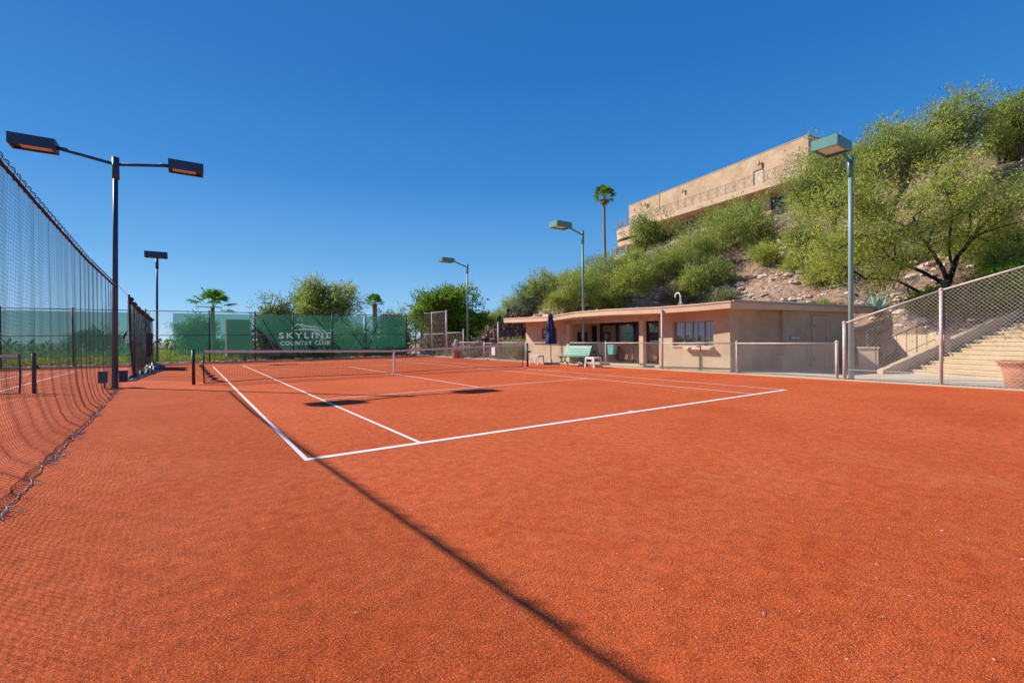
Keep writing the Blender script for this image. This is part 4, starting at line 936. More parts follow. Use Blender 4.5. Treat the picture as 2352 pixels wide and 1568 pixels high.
# ---------------------------------------------------------------- upper building on the hill
A=atw(1856.61,310.2,46); B=atw(1444.35,473.3,69)
Dd=Vector((B.x-A.x,B.y-A.y,0)); LB=Dd.length; Dd.normalize(); Nn=Vector((Dd.y,-Dd.x,0))   # Nn points away from the court
if Nn.x<0: Nn=-Nn
def UP(s,n,z): return Vector((A.x,A.y,0))+Dd*s+Nn*n+Vector((0,0,z))
ub=empty('hilltop_building',UP(LB/2,3,13),'long tan stucco building with a cantilevered terrace on top of the hill','building')
def rtop(s): return A.z+(B.z-A.z)*s/LB
def dk(s): return float(np.interp(s,[0,LB],[16.95,17.1]))   # terrace top
mb=MB()
fl=[UP(0,0,12),UP(LB,0,9.5),UP(LB,0,rtop(LB)),UP(0,0,rtop(0))]; mb.slab(fl,Nn,12.)
bw=mb.build('wall',M_['stucco_hi'],ub)
mb=MB()
for i in range(1,7):
    s=LB*i/7; mb.slab([UP(s,-.004,17),UP(s+.03,-.004,17),UP(s+.03,-.004,rtop(s)),UP(s,-.004,rtop(s))],Nn,.003)
mb.build('control_joint',M_['stucco_smooth'],bw)
mb=MB(); mb.slab([UP(-.04,-.04,rtop(0)),UP(LB+.04,-.04,rtop(LB)),UP(LB+.04,-.04,rtop(LB)+.06),UP(-.04,-.04,rtop(0)+.06)],Nn,12.1); mb.build('parapet_cap',M_['stucco_smooth'],bw)
W=1.9; TH=.62
# terrace slab with rounded end
def terrace(z0,z1,s0,w_,rad,name,m,ext=0):
    pl=[UP(s0,-w_,0)]+[]
    cs=LB+ext; 
    pts=[UP(s0,0.3,0),UP(s0,-w_,0),UP(cs-rad*.2,-w_,0)]
    for k in range(0,13):
        a=-math.pi/2+math.pi*k/12; pts.append(UP(cs-rad*.2+rad*math.cos(a),-w_+rad+rad*math.sin(a),0))
    pts.append(UP(cs-rad*.2,.3+2*rad,0)); pts=[p for p in pts]
    mb=MB(); mb.prism([(p.x,p.y) for p in pts],z0,z1); return mb.build(name,M_[m],ub),pts
terrace(16.35,17.0,-1.5,W,3.1,'terrace','stucco_smooth')
terrace(15.55,16.34,LB-3.5,W-.05,3.05,'terrace_end','stucco_smooth')
terrace(14.5,15.2,LB-5,W*.8,2.6,'lower_canopy','stucco_smooth',.3)
terrace(12.6,13.2,10,W*1.1,2.6,'lower_terrace','stucco_smooth',.6)
terrace(9.6,12.0,LB-4,W*.5,2.0,'base_wall','stucco_smooth',-.5)
# railing with square patterned panels
def urail(s0,s1,w_,z,H,pitch,name,rad,ext=0,pattern=True):
    path=[]; s=s0; cs=LB+ext-rad*.2
    while s<min(s1,cs): path.append(UP(s,-w_+.08,z)); s+=pitch
    if s1>=LB:
        n=int(math.pi*rad/pitch)
        for k in range(n+1): a=-math.pi/2+math.pi*k/n; path.append(UP(cs+(rad-.08)*math.cos(a),-w_+rad+(rad-.08)*math.sin(a),z))
    rr=empty(name,path[0],'','railing'); 
    mb=MB(); mb.tube([p+Vector((0,0,H)) for p in path],.03,5); mb.tube([p+Vector((0,0,.12)) for p in path],.022,5); mb.build('handrail',M_['railtan'],rr)
    for a,b in zip(path,path[1:]):
        mb=MB(); u=b-a; mb.tube([a-Vector((0,0,.1)),a+Vector((0,0,H))],.022,5)
        if pattern:
            z0,z1=.12,H; q=lambda s_,t_:a+u*s_+Vector((0,0,z0+(z1-z0)*t_))
            for s_ in (.08,.92): mb.tube([q(s_,0),q(s_,1)],.02,3)
            for (c1,c2),(d1,d2) in (((.5,.0),(.5,1.)),((.08,.5),(.92,.5))): pass
            mb.tube([q(.5+.22*math.cos(t),.5+.26*math.sin(t)) for t in np.linspace(0,6.283,9)],.02,3,False)
            for sx,sy in((0.08,0),(.92,0),(.08,1),(.92,1)): mb.tube([q(sx,sy),q(.5+(sx-.5)*.35,.5+(sy-.5)*.35)],.018,3)
            for sx,sy in((.5,0),(.5,1),(.08,.5),(.92,.5)): mb.tube([q(.5+(sx-.5)*.7+.10*math.cos(t),.5+(sy-.5)*.7+.12*math.sin(t)) for t in np.linspace(0,6.283,6)],.014,3,False)
        else:
            for i in range(1,7): p=a+u*(i/7); mb.tube([p+Vector((0,0,.12)),p+Vector((0,0,H))],.01,3)
        mb.build('panel',M_['railtan'],rr)
    return rr
urail(-1.2,LB+1,W,17.0,1.15,1.15,'terrace_railing',3.1)['label']='tan patterned metal railing along the upper terrace of the hilltop building'
urail(12,LB+1,W*1.1,13.2,1.1,1.2,'terrace_railing',2.6,.6,False)['label']='plain barred railing along the lower terrace of the hilltop building'
# shaded storey under the terrace: windows, columns
for s,wd in ((2.2,1.6),(5.2,1.5),(9.5,2.),(14,2.2),(19,2.4),(23.5,2.)):
    mb=MB(); mb.slab([UP(s,-.03,13.2),UP(s+wd,-.03,13.2),UP(s+wd,-.03,15.8),UP(s,-.03,15.8)],Nn,.02); wn=mb.build('window',M_['darkglass'],ub)
    mb=MB(); 
    for t in (0,wd/2,wd): mb.slab([UP(s+t-.05,-.06,13.2),UP(s+t+.05,-.06,13.2),UP(s+t+.05,-.06,15.85),UP(s+t-.05,-.06,15.85)],Nn,.025)
    mb.build('mullion',M_['frame'],wn)
for s in (LB-1.,LB+1.2):
    mb=MB(); mb.tube([UP(s,-W+.6,13.2),UP(s,-W+.6,14.6)],.22,10); mb.build('column',M_['stucco_hi'],ub)
# upper door, wall lights, pipe, scuppers
ds=float((atw(1745,402,50)-Vector((A.x,A.y,0))).dot(Dd))
mb=MB(); mb.slab([UP(ds,-.05,17),UP(ds+1.,-.05,17),UP(ds+1.,-.05,19.1),UP(ds,-.05,19.1)],Nn,.04); dd_=mb.build('door',M_['doorwhite'],ub)
mb=MB()
for q in ((ds+1.,ds+1.10,17,19.2),(ds,ds+1.,19.1,19.2)): mb.slab([UP(q[0],-.1,q[2]),UP(q[1],-.1,q[2]),UP(q[1],-.1,q[3]),UP(q[0],-.1,q[3])],Nn,.09)
mb.build('frame',M_['frame'],dd_)
for s,lb in ((ds+.3,'above the door'),(LB*.60,'halfway along the wall'),(LB*.86,'behind the dark-trunked tree')):
    mb=MB(); mb.tube([UP(s,-.28,19.55),UP(s,-.28,20.05)],.11,10); mb.tube([UP(s,-.28,19.8),UP(s,0,19.8)],.05,6); tag(mb.build('wall_light',M_['stucco_smooth'],None,True),'small tan cylinder light on the hilltop building, '+lb,'wall light','cylinder lights on the hilltop building')
mb=MB(); s=LB*.765; mb.tube([UP(s,-.06,18.2),UP(s,-.06,rtop(s)+.3)],.03,6); mb.lathe(tuple(UP(s,-.06,rtop(s)+.25)),[(.08,0),(.1,.1),(.03,.2)],8); mb.build('downpipe',M_['grey'],bw)
mb=MB()
for s in (LB*.84,LB*.955): mb.tube([UP(s,-.02,19.6),UP(s,0.05,19.6)],.14,10)
mb.build('scupper',M_['iron'],bw)
# ---------------------------------------------------------------- wooden staircase far right of court
ws=empty('wooden_staircase',(16.1,23.4,0),'reddish wooden staircase with landings climbing the hill left of the hut','stairs')
def flight(P0,P1,wd,nst,root):
    P0,P1=Vector(P0),Vector(P1); h=P1-P0; hd=Vector((h.x,h.y,0)); side=Vector((-hd.y,hd.x,0)).normalized()*wd/2
    mb=MB()
    for k in range(nst):
        a=P0+hd*(k/nst); b=P0+hd*((k+1)/nst); z=P0.z+h.z*(k+1)/nst
        mb.prism([(a-side)[:2],(a+side)[:2],(b+side)[:2],(b-side)[:2]],z-.06,z)
        mb.slab([(a-side)+Vector((0,0,z-a.z-h.z/nst)),(a+side)+Vector((0,0,z-a.z-h.z/nst)),(a+side)+Vector((0,0,z-a.z-.06)),(a-side)+Vector((0,0,z-a.z-.06))],hd,.03) if False else None
    mb.build('treads',M_['woodstair'],root)
    for s in(-1,1):
        o=side*s*1.02
        mb=MB(); mb.slab([P0+o+Vector((0,0,-.25)),P1+o+Vector((0,0,-.25)),P1+o+Vector((0,0,.06)),P0+o+Vector((0,0,.06))],side*s,.05); mb.build('stringer',M_['woodstair'],root)
        mb=MB(); mb.tube([P0+o+Vector((0,0,.95)),P1+o+Vector((0,0,.95))],.03,5); mb.tube([P0+o+Vector((0,0,.2)),P1+o+Vector((0,0,.2))],.015,5)
        n=max(2,int(hd.length/.22))
        for i in range(n+1): q=P0.lerp(P1,i/n)+o; mb.tube([q,q+Vector((0,0,.95))],.012 if i%5 else .03,4)
        mb.build('railing',M_['ironbrown'],root)
def landing(c,s,root):
    mb=MB(); mb.box((c[0],c[1],c[2]-.08),(s,s,.14)); mb.build('landing',M_['woodstair'],root)
    for x in(-1,1):
        for y in(-1,1): mb=MB(); mb.bx(c[0]+x*(s/2-.1)-.07,c[0]+x*(s/2-.1)+.07,c[1]+y*(s/2-.1)-.07,c[1]+y*(s/2-.1)+.07,-.5,c[2]-.15); mb.build('support',M_['woodstair'],root)
def AW(u,v,w_): return atw(u,v,w_)
q0=AW(1083,822,31.5); q0.z=0; q1=AW(1143,775,31.5)
flight(q0,q1,1.1,11,ws); l1=q1+Vector((.55,-.3,0)); landing(l1,1.7,ws)
q2=AW(1158,770,32.3); q3=AW(1168,753,34.2); q2.z=l1.z; flight(q2,q3,1.3,5,ws); landing(q3+Vector((.3,.6,0)),1.6,ws)
q4=AW(1180,752,35.6); q4.z=q3.z; q5=AW(1215,712,42); flight(q4,q5,1.4,16,ws)
for i,(u,v,w_,lb) in enumerate([(1147.5,733,32,'on the lowest landing'),(1167.5,715,36,'rising above the upper landing'),(1177,731,34.5,'between two taller lanterns on the landing'),(1194.5,712,39,'beside the top flight')]):
    t=AW(u,v,w_); zb=max(t.z-1.6,0.3); r=empty('lantern',(t.x,t.y,zb),'black lantern on a post '+lb+' of the wooden staircase','lantern','lanterns along the wooden staircase')
    mb=MB(); mb.tube([(t.x,t.y,zb),(t.x,t.y,t.z-.1)],.025,6); mb.build('post',M_['iron'],r)
    mb=MB(); mb.lathe((t.x,t.y,t.z-.12),[(.05,0),(.10,.2),(.17,.22),(.05,.34),(.01,.4)],8); mb.build('lamp_head',M_['iron'],r,True)
# ---------------------------------------------------------------- palms
def palm(name,label,top,zb,cr,n,seed,tr,fan=True,skirt=True,group='palm trees',droop=.5):
    rng=np.random.default_rng(seed); t=Vector(top); root=empty(name,(t.x,t.y,zb),label,'palm tree',group)
    mb=MB(); K=10; mb.tube([(t.x+.15*math.sin(i*.5)*cr*.1,t.y,zb+(t.z-zb)*i/K) for i in range(K+1)],[tr*1.25]+[tr*(1-.15*i/K) for i in range(1,K+1)],9); mb.build('trunk',M_['palmtrunk'],root,True)
    V=[];
    def frond(el,az,L,V):
        d=Vector((math.cos(az)*math.cos(el),math.sin(az)*math.cos(el),math.sin(el))); side=Vector((-math.sin(az),math.cos(az),0)); 
        st=L*.56; p=t+d*st*1.0-Vector((0,0,st*.05))
        upv=d.cross(side)*-1
        nb=22
        for k in range(nb):
            a=(k/(nb-1)-.5)*math.radians(215); ld=(d*math.cos(a)+side*math.sin(a)).normalized(); l=L*.46*(1-.25*abs(a)/1.9)*rng.uniform(.9,1.08)
            m=p+ld*l*.6+upv*(-.03*L); e=p+ld*l-Vector((0,0,l*droop*rng.uniform(.3,.8))); wv=ld.cross(upv).normalized()*(L*.024)
            V+= [p,m-wv,e,m+wv]
        w=side*L*.012; V+=[t-w,p-w,p+w,t+w]
    for k in range(n):
        z=(k+.5)/n; el=math.radians(86-96*z**1.15); frond(el,k*2.39996+rng.uniform(-.2,.2),cr*rng.uniform(.85,1.1),V)
    A_=np.array([tuple(v) for v in V]); link('fronds',fastmesh('fronds',A_,np.arange(len(A_)).reshape(-1,4)),L_['palm'],root)
    if skirt:
        V=[]
        for k in range(int(n*.6)): frond(math.radians(rng.uniform(-75,-45)),rng.uniform(0,6.28),cr*rng.uniform(.5,.75),V)
        A_=np.array([tuple(v) for v in V]); link('dead_fronds',fastmesh('dead_fronds',A_,np.arange(len(A_)).reshape(-1,4)),L_['dry'],root)
palm('fan_palm','very tall thin palm standing left of the hilltop building',atw(1388,452,60),atw(1388,625,60).z-2,1.75,36,1,.18)
palm('fan_palm','bushy fan palm whose crown shows over the left end of the far green windscreen',atw(489,706,37),-1.5,1.95,17,2,.17,skirt=False,droop=.28)
palm('fan_palm','small distant fan palm between the mesquite and the leafy corner tree',atw(861,697,62),-6,1.55,34,3,.36,skirt=False)
# ---------------------------------------------------------------- trees beyond the far fence
def fartree(label,u,v,w_,wpx,hpx,leaf,seed,zb=None,name='mesquite_tree',n=14000,ll=.16,lw=.07,bark='bark',tr=None,group='trees beyond the far fence',**k):
    w_=w_
    for _ in range(60):
        top=atw(u,v,w_); s=w_/FPX; rx=wpx*s/2
        if top.x<15.5 and top.y-rx*.9<30.9: w_+=.5
        else: break
    rx*=.92;  rz_=hpx*s/2; zb=gz(top.x,top.y) if zb is None else zb; ctr=top.z-rz_
    H=ctr-zb
    return tree(name,label,'tree',(top.x,top.y,zb),(0,0,max(.3,H-rz_*.75)),(0,0,H),(rx,rx*.9,rz_),n,ll,lw,L_[leaf],M_[bark],tr or .12+.03*H,seed,limbs=11,group=group,**k)
fartree('large spreading mesquite with dark branches behind the club banner',752,628,42,165,150,'pv',11,n=26000,sig=.13,fill=(.4,1.))
fartree('dark upright treetop rising behind the spreading mesquite',700,640,47,60,110,'green',12,n=7000,sig=.13)
fartree('sparse thin-leaved tree left of the spreading mesquite',640,672,40,110,110,'mes',13,n=6500,sig=.12)
fartree('round leafy green tree with a thick trunk at the far right corner of the court',1030,655,39.5,180,150,'green',14,zb=-.1,n=34000,ll=.17,lw=.11,sig=.14,fill=(.4,1.))
fartree('dull olive tree peeking out left of the round leafy tree',968,684,45,60,90,'dark',15,n=6000)
fartree('low bare-twigged brush between the distant palm and the leafy tree',905,708,42,110,70,'scrub',16,n=6000,group='trees beyond the far fence')
fartree('bushy dark tree seen through the windscreen under the fan palm',450,722,41,110,100,'green',17,n=12000)
fartree('dark green tree seen through the left windscreen',222,738,44,110,110,'dark',18,n=12000)
fartree('dense dark shrub showing through the triangular gap in the windscreen',655,722,36,180,110,'dark',19,zb=-.6,n=16000)
fartree('olive shrub behind the right half of the club banner',800,735,37,150,100,'mes',20,zb=-.6,n=12000)
fartree('olive shrub behind the last green windscreen panel',905,745,36.5,110,90,'mes',21,zb=-.6,n=9000)
fartree('brownish twiggy bush behind the brown side fence',1000,752,38,70,80,'dry',22,zb=-.3,n=6000)
fartree('pale green brush between the leafy tree and the wooden staircase',1118,722,52,90,90,'pv',23,zb=0,n=7000)
fartree('feathery grey-green tree behind the staircase lanterns',1150,706,47,70,70,'blue',24,zb=1,n=7000)
# distant wood and scrub bands
def band(name,label,fn,n,ll,lw,leaf,seed,clump=1.2):
    rng=np.random.default_rng(seed); c=[]
    while len(c)<n:
        k=fn(rng); 
        for i in range(60): c.append((k[0]+rng.normal()*clump*k[3],k[1]+rng.normal()*clump*k[3],k[2]+abs(rng.normal())*k[4]))
    c=np.array(c[:n]); d=rng.normal(0,.5,(n,3)); d[:,2]+=.6
    V=leaves(c,d,ll,lw,rng); return tag(link(name,fastmesh(name,V.reshape(-1,3),np.arange(n*4).reshape(-1,4)),L_[leaf]),label,kind='stuff')
def f1(r):
    x=r.uniform(-90,60); y=r.uniform(66,120); return (x,y,gz(x,y)+r.uniform(0,10.8),2.0,.8)
band('distant_wood','dark green wood far beyond the court',f1,60000,.8,.4,'dark',31)
def f1b(r):
    x=r.uniform(-34,18); y=r.uniform(42,64); g=gz(x,y); return (x,y,g+r.uniform(0,max(.5,.1-g)),1.3,.35)
band('far_scrub','mixed olive scrub beyond the far fence',f1b,90000,.32,.15,'mes',32)
def f2(r):
    x=r.uniform(-13,13); y=r.uniform(31,37); return (x,y,-.2,.35,.22)
band('verge_grass','bright yellow-green weeds below the windscreens',f2,60000,.30,.03,'grass',33,.8)
def f3(r):
    y=r.uniform(18,31); x=r.uniform(14.9,20); return (x,y,0,.3,.18)
band('yard_plants','grey green low plants by the wooden staircase',f3,16000,.22,.04,'scrub',34,.5)
# ---------------------------------------------------------------- hillside vegetation
# the big dark-trunked palo verde
pb=hillhit(2168,700); pb.z=hillh(pb.x,pb.y)-.1; k=(pb-Vector(CP)).dot(fw)/FPX
def offp(du,dv,dd=0): return rt*(du*k)+Vector((0,0,-dv*k))+Vector((fw.x,fw.y,0))*dd
rng=np.random.default_rng(77); root=empty('palo_verde_tree',pb,'large yellow-green palo verde with a forked near-black trunk behind the sloping fence','tree')
mb=MB(); ends=[]; ed=[]
def limb(P,r0,r1,sub=6,spread=1.,tw=5):
    P=[pb+p for p in P]
    # smooth
    Q=[]
    for i in range(len(P)-1):
        for t in (0,.33,.66): Q.append(P[i].lerp(P[i+1],t)+Vector(rng.normal(0,.02,3)))
    Q.append(P[-1]); n=len(Q); mb.tube(Q,[r0+(r1-r0)*i/(n-1) for i in range(n)],8,False)
    for j in range(sub):
        s=Q[rng.integers(n//2,n)]; v=Vector(rng.normal(0,1,3)); v.z=abs(v.z)*.6+.1*v.z; v.normalize(); e=s+v*rng.uniform(.8,1.8)*spread
        B_=bez(s,(s+e)/2+Vector((0,0,.1)),e,4); mb.tube(B_,[r1*.7*(1-.17*i) for i in range(5)],5,False)
        for q in range(tw):
            s1=B_[rng.integers(1,5)]; v=Vector(rng.normal(0,1,3)).normalized(); e1=s1+v*rng.uniform(.3,.9)*spread; mb.tube([s1,e1],[.009,.004],3,False); ends.append(e1 if q%2 else (s1+e1)/2); ed.append(v)
o=offp
limb([o(0,10),o(5,-25),o(12,-40)],.16,.13,0)
limb([o(12,-40),o(32,-95),o(70,-140),o(125,-205)],.11,.04,10,1.3)
limb([o(10,-38),o(-15,-90),o(-45,-130),o(-70,-185)],.09,.035,10,1.2)
limb([o(8,-30),o(-50,-60),o(-105,-80),o(-160,-125)],.085,.03,10,1.2)
limb([o(0,0),o(-60,-15),o(-110,-40),o(-180,-45),o(-240,-80)],.07,.025,12,1.0)
limb([o(20,-70),o(10,-130),o(20,-190),o(0,-260)],.05,.02,12,1.3)
limb([o(-45,-130),o(-100,-170),o(-170,-190),o(-230,-170,-.5)],.04,.02,14,1.2)
limb([o(60,-130),o(60,-190),o(90,-250)],.04,.02,10,1.2)
limb([o(100,-180),o(160,-200),o(230,-220)],.04,.02,12,1.3)
limb([o(-105,-80),o(-160,-110,-1),o(-230,-130,-1.2),o(-290,-100,-1)],.035,.015,12,1.0)
limb([o(-170,-190),o(-220,-220),o(-270,-200)],.03,.015,8,1.0)
limb([o(70,-140),o(130,-150,1),o(190,-130,1)],.035,.015,8,1.1)
mb.build('trunk',M_['bark'],root,True)
E_=np.array([tuple(p) for p in ends]); D_=np.array([tuple(p) for p in ed]); nl=38000; ix=rng.integers(0,len(E_),nl)
ce=E_[ix]+rng.normal(0,1,(nl,3))*np.array([.24,.24,.17]); dr=D_[ix]*.7; dr[:,2]-=.25
V=leaves(ce,dr,.15,.034,rng); link('crown',fastmesh('crown',V.reshape(-1,3),np.arange(nl*4).reshape(-1,4)),L_['pvy'],root)
T_=pxtree
T_('tall feathery palo verde on the skyline at the upper right, thin grey trunks showing',2165,440,190,228,'pv',41,n=15000,ll=.22,lw=.06,dep=30,dx=20,sig=.13)
T_('dense green tree crown cut by the right edge of the picture, on the skyline',2325,450,170,240,'mes',42,n=17000,ll=.22,lw=.07,dep=31,dx=10)
T_('broad dense palo verde filling the slope right of the near green lamp head',2050,520,190,250,'pv',43,n=19000,ll=.2,lw=.06,dep=29,dx=-10,sig=.14)
T_('feathery palo verde in front of the hilltop building wall, left of the near lamp pole',1900,580,190,250,'pv',44,n=18000,ll=.18,lw=.045,dep=28,dx=-15,sig=.14)
T_('drooping yellow-green palo verde below the hilltop building corner',1850,610,110,130,'pv',45,n=9000,dep=27,ll=.16,lw=.04)
T_('wide grey-green bush below the terrace of the hilltop building',1690,606,235,142,'pv',46,n=20000,shrub=True,ll=.24,lw=.06,dep=37,name='palo_verde_shrub',cat='shrub',droop=-.5)
T_('dark-trunked mesquite in front of the rounded terrace end',1500,640,150,160,'mes',47,n=12000,ll=.26,lw=.09,dep=52,bark='bark',name='mesquite_tree')
hs=[
 (1335,715,130,120,'pv','bushy shrub above the left part of the hut roof, left of the middle lamp pole'),
 (1395,660,110,90,'pv','rounded shrub at the foot of the tall thin palm'),
 (1450,700,120,90,'pvy','yellow-green shrub above the hut roof near the skyline rocks'),
 (1465,655,100,70,'pv','grey-green shrub below the rounded terrace end'),
 (1545,655,130,110,'pv','loose-branched shrub under the lower terrace railing'),
 (1590,700,80,90,'pv','fresh green shrub beside the curved roof pipe'),
 (1755,615,80,60,'pvy','small yellow-green shrub left of the cholla'),
 (1400,715,110,70,'pvy','low bush just above the hut roof behind the middle of the porch'),
 (1250,725,90,110,'pv','tall feathery shrub left of the middle lamp pole, near the saguaro'),
 (1215,735,80,100,'blue','feathery upright shrub beside the saguaro at the left foot of the hill'),
 (1290,735,80,70,'pvy','yellowish bush directly above the closed umbrella'),
 (1510,615,60,50,'scrub','small dry shrub by the mesquite trunk'),
 (1545,705,60,45,'dry','brown dead brush at the rock edge above the hut roof'),
 (1660,690,70,40,'scrub','sparse shrub on the rocky bank above the hut corner'),
 (1900,665,90,70,'pvy','bright yellow-green shrub left of the near lamp pole above the rocky bank'),
 (1830,650,60,50,'pvy','small yellow-green shrub in the middle of the rocky bank'),
 (2300,640,120,80,'pv','soft green shrub on the slope right of the dark forked trunk'),
 (2240,590,110,80,'pv','pale feathery shrub behind the dark forked trunk'),
 (2330,570,90,70,'mes','dark green shrub near the right edge above the sloping fence'),
 (1960,600,90,60,'pv','olive shrub just right of the near lamp pole in the middle of the slope'),
 (2080,610,80,50,'scrub','dry shrub under the big palo verde crown'),
 (1128,768,80,70,'pv','pale green bush behind the lowest landing of the wooden staircase'),
 (1180,726,80,60,'pv','feathery bush behind the lanterns of the wooden staircase'),
 (1158,748,60,45,'scrub','grey brush between the two lower staircase lanterns'),
 (1598,618,120,85,'pv','airy shrub on the slope between the mesquite and the wide grey-green bush'),
 (1640,660,90,65,'pv','low spreading shrub at the upper edge of the bare rocky slope'),
 (1570,640,70,60,'scrub','grey twiggy brush under the lower terrace'),
 (1335,672,90,60,'pv','rounded bush on the skyline ridge right of the middle lamp pole'),
 (1372,640,80,60,'blue','grey-green bush on the ridge left of the tall thin palm'),
 (1295,700,90,80,'pvy','bright bush on the ridge between the saguaros and the middle lamp pole'),
 (1450,628,70,45,'pv','bush at the base wall under the rounded terrace end'),
]
for i,(u,v,w1,h1,lf_,lb) in enumerate(hs):
    T_(lb,u,v,w1,h1,lf_,60+i,name='desert_shrub',cat='shrub',shrub=True,n=int(2000+w1*h1*.55),ll=.20,lw=.045,droop=-.35,dep=None)
def ground_plants(name,label,pts,lf_,n,ll,lw,seed,r,h):
    rng=np.random.default_rng(seed); c=[];base=[]
    for p in pts:
        k=n//len(pts); a=rng.normal(0,1,(k,3))*np.array([r,r,0]); a[:,2]=rng.uniform(0,h,k); c.append(a+np.array(tuple(p)))
    c=np.concatenate(c); d=rng.normal(0,.5,(len(c),3)); d[:,2]+=.7; V=leaves(c,d,ll,lw,rng)
    return link(name,fastmesh(name,V.reshape(-1,3),np.arange(len(c)*4).reshape(-1,4)),L_[lf_])
# flowering shrubs behind the sloping fence
for i,(u,v,w1,h1,lf_,lb) in enumerate([(2300,760,150,110,'green','leafy shrub with yellow flowers beside the stair railing at the right edge'),(2215,735,110,70,'scrub','silvery green shrub behind the tall fence post'),(2140,740,90,50,'green','low green shrub above the stair railing left of the tall fence post'),(2350,700,110,90,'green','upper leafy shrub at the right edge above the stairs')]):
    p=hillhit(u,v,13); p.z=hillh(p.x,p.y); kk=(p-Vector(CP)).dot(fw)/FPX; rx=w1*kk/2; H=h1*kk
    t=tree('flowering_shrub',lb,'shrub',p,(0,0,H*.15),(0,0,H*.5),(rx,rx,H*.5),7000,.10,.045,L_[lf_],M_['bark'],.02,200+i,limbs=9,trunks=3,group='shrubs beside the concrete stairs',droop=-.2)
    if i in(0,3):
        r_=np.random.default_rng(i); c=np.array(tuple(p))+np.array([0,0,H*.55])+r_.normal(0,1,(60,3))*np.array([rx*.5,rx*.5,H*.28]); V=leaves(c,r_.normal(0,1,(60,3)),.06,.06,r_); link('flowers',fastmesh('flowers',V.reshape(-1,3),np.arange(240).reshape(-1,4)),L_['yellow'],t)
# oleander-like plants over the roof
for u,lb in ((1892,'bright green strappy plant showing above the hut roof, left clump'),(1932,'bright green strappy plant above the hut roof next to the near lamp pole')):
    p=atw(u,704,24); p.z-=.2; rg=np.random.default_rng(u); n=420; c=np.tile(np.array(tuple(p)),(n,1))+rg.normal(0,1,(n,3))*np.array([.28,.28,.06]); d=rg.normal(0,.6,(n,3)); d[:,2]=abs(d[:,2])+.5
    V=leaves(c,d,.5,.06,rg); o_=link('strappy_plant',fastmesh('strappy_plant',V.reshape(-1,3),np.arange(n*4).reshape(-1,4)),L_['grass']); tag(o_,lb,'plant','strappy plants above the roof')
# agaves
def agave(c,R,label,seed,n=26,m='agave'):
    rg=np.random.default_rng(seed); mb=MB(); c=Vector(c)
    for k in range(n):
        az=k*2.39996; el=math.radians(82-62*(k/n)); L=R*rg.uniform(.85,1.1); d=Vector((math.cos(az)*math.cos(el),math.sin(az)*math.cos(el),math.sin(el))); s=Vector((-math.sin(az),math.cos(az),0)); nn=d.cross(s)
        P=[c+d*L*t-Vector((0,0,.10*L*t*t)) for t in(0,.35,.7,1)]; ww=[.05,.085,.055,.003]
        b=len(mb.v)
        for p,w_ in zip(P,ww): mb.v+=[tuple(p-s*w_*R),tuple(p+nn*(.25*w_*R)),tuple(p+s*w_*R),tuple(p-nn*(-.0*R)+nn*.45*w_*R*0-Vector((0,0,.3*w_*R)))]
        for i in range(3):
            for j in range(4): a=b+i*4+j;q=b+i*4+(j+1)%4; mb.f.append((a,q,q+4,a+4))
    tag(mb.build('agave',M_[m],None),label,'agave','agaves')
g=hillhit(2012,748,14); g.z=hillh(g.x,g.y)+.1; agave(g,1.15,'blue-grey agave on the bank at the end of the hut roof',1)
g=hillhit(2258,690,14); g.z=hillh(g.x,g.y)+.1; agave(g,1.2,'blue agave under the tree behind the tall fence post',2)
g=hillhit(2345,640,14); g.z=hillh(g.x,g.y)+.1; agave(g,.9,'small agave near the right edge of the hillside',4)
p=atw(1180,800,31); p.z=.1; agave(p,1.4,'dark green agave-like bush between the staircase and the hut',5,60)
for (u,w_,h_,lb) in ((1208,46,3.0,'armed saguaro at the left foot of the hill'),(1197,48,1.8,'shorter saguaro just left of the armed one')):
    t=atw(u,657 if u>1200 else 668,w_); r=empty('saguaro',(t.x,t.y,t.z-h_-1.5),lb,'cactus','saguaros'); mb=MB(); fn=lambda a,z:1+.08*math.cos(12*a)
    mb.lathe((t.x,t.y,t.z-h_-1.5),[(.22,0),(.26,1),(.26,h_+1.0),(.2,h_+1.35),(.08,h_+1.5)],24,fn); mb.build('stem',M_['cactus'],r,True)
    if u>1200:
        mb=MB(); b=Vector((t.x,t.y,t.z-2.2)); mb.tube([b,b+rt*-.5+Vector((0,0,.1)),b+rt*-.6+Vector((0,0,1.1))],[.14,.16,.10],8); mb.build('arm',M_['cactus'],r,True)
# cholla on slope
g=hillhit(1812,610); g.z=hillh(g.x,g.y); r=empty('cholla',g,'pale spiny cholla cactus on the bare slope below the hilltop building','cactus'); rg=np.random.default_rng(9); mb=MB(); mb.tube([g,g+Vector((.1,0,.6)),g+Vector((0,0,1.1))],.08,6); mb.build('stem',M_['bark'],r)
mb=MB()
for k in range(26):
    a=rg.uniform(0,6.28); b=g+Vector((0,0,rg.uniform(.8,1.2))); e=b+Vector((math.cos(a)*.6,math.sin(a)*.6,rg.uniform(-.1,.6)))*rg.uniform(.5,1.1); mb.tube([b,e],[.05,.07],6)
mb.build('arms',M_['cream'],r,True)
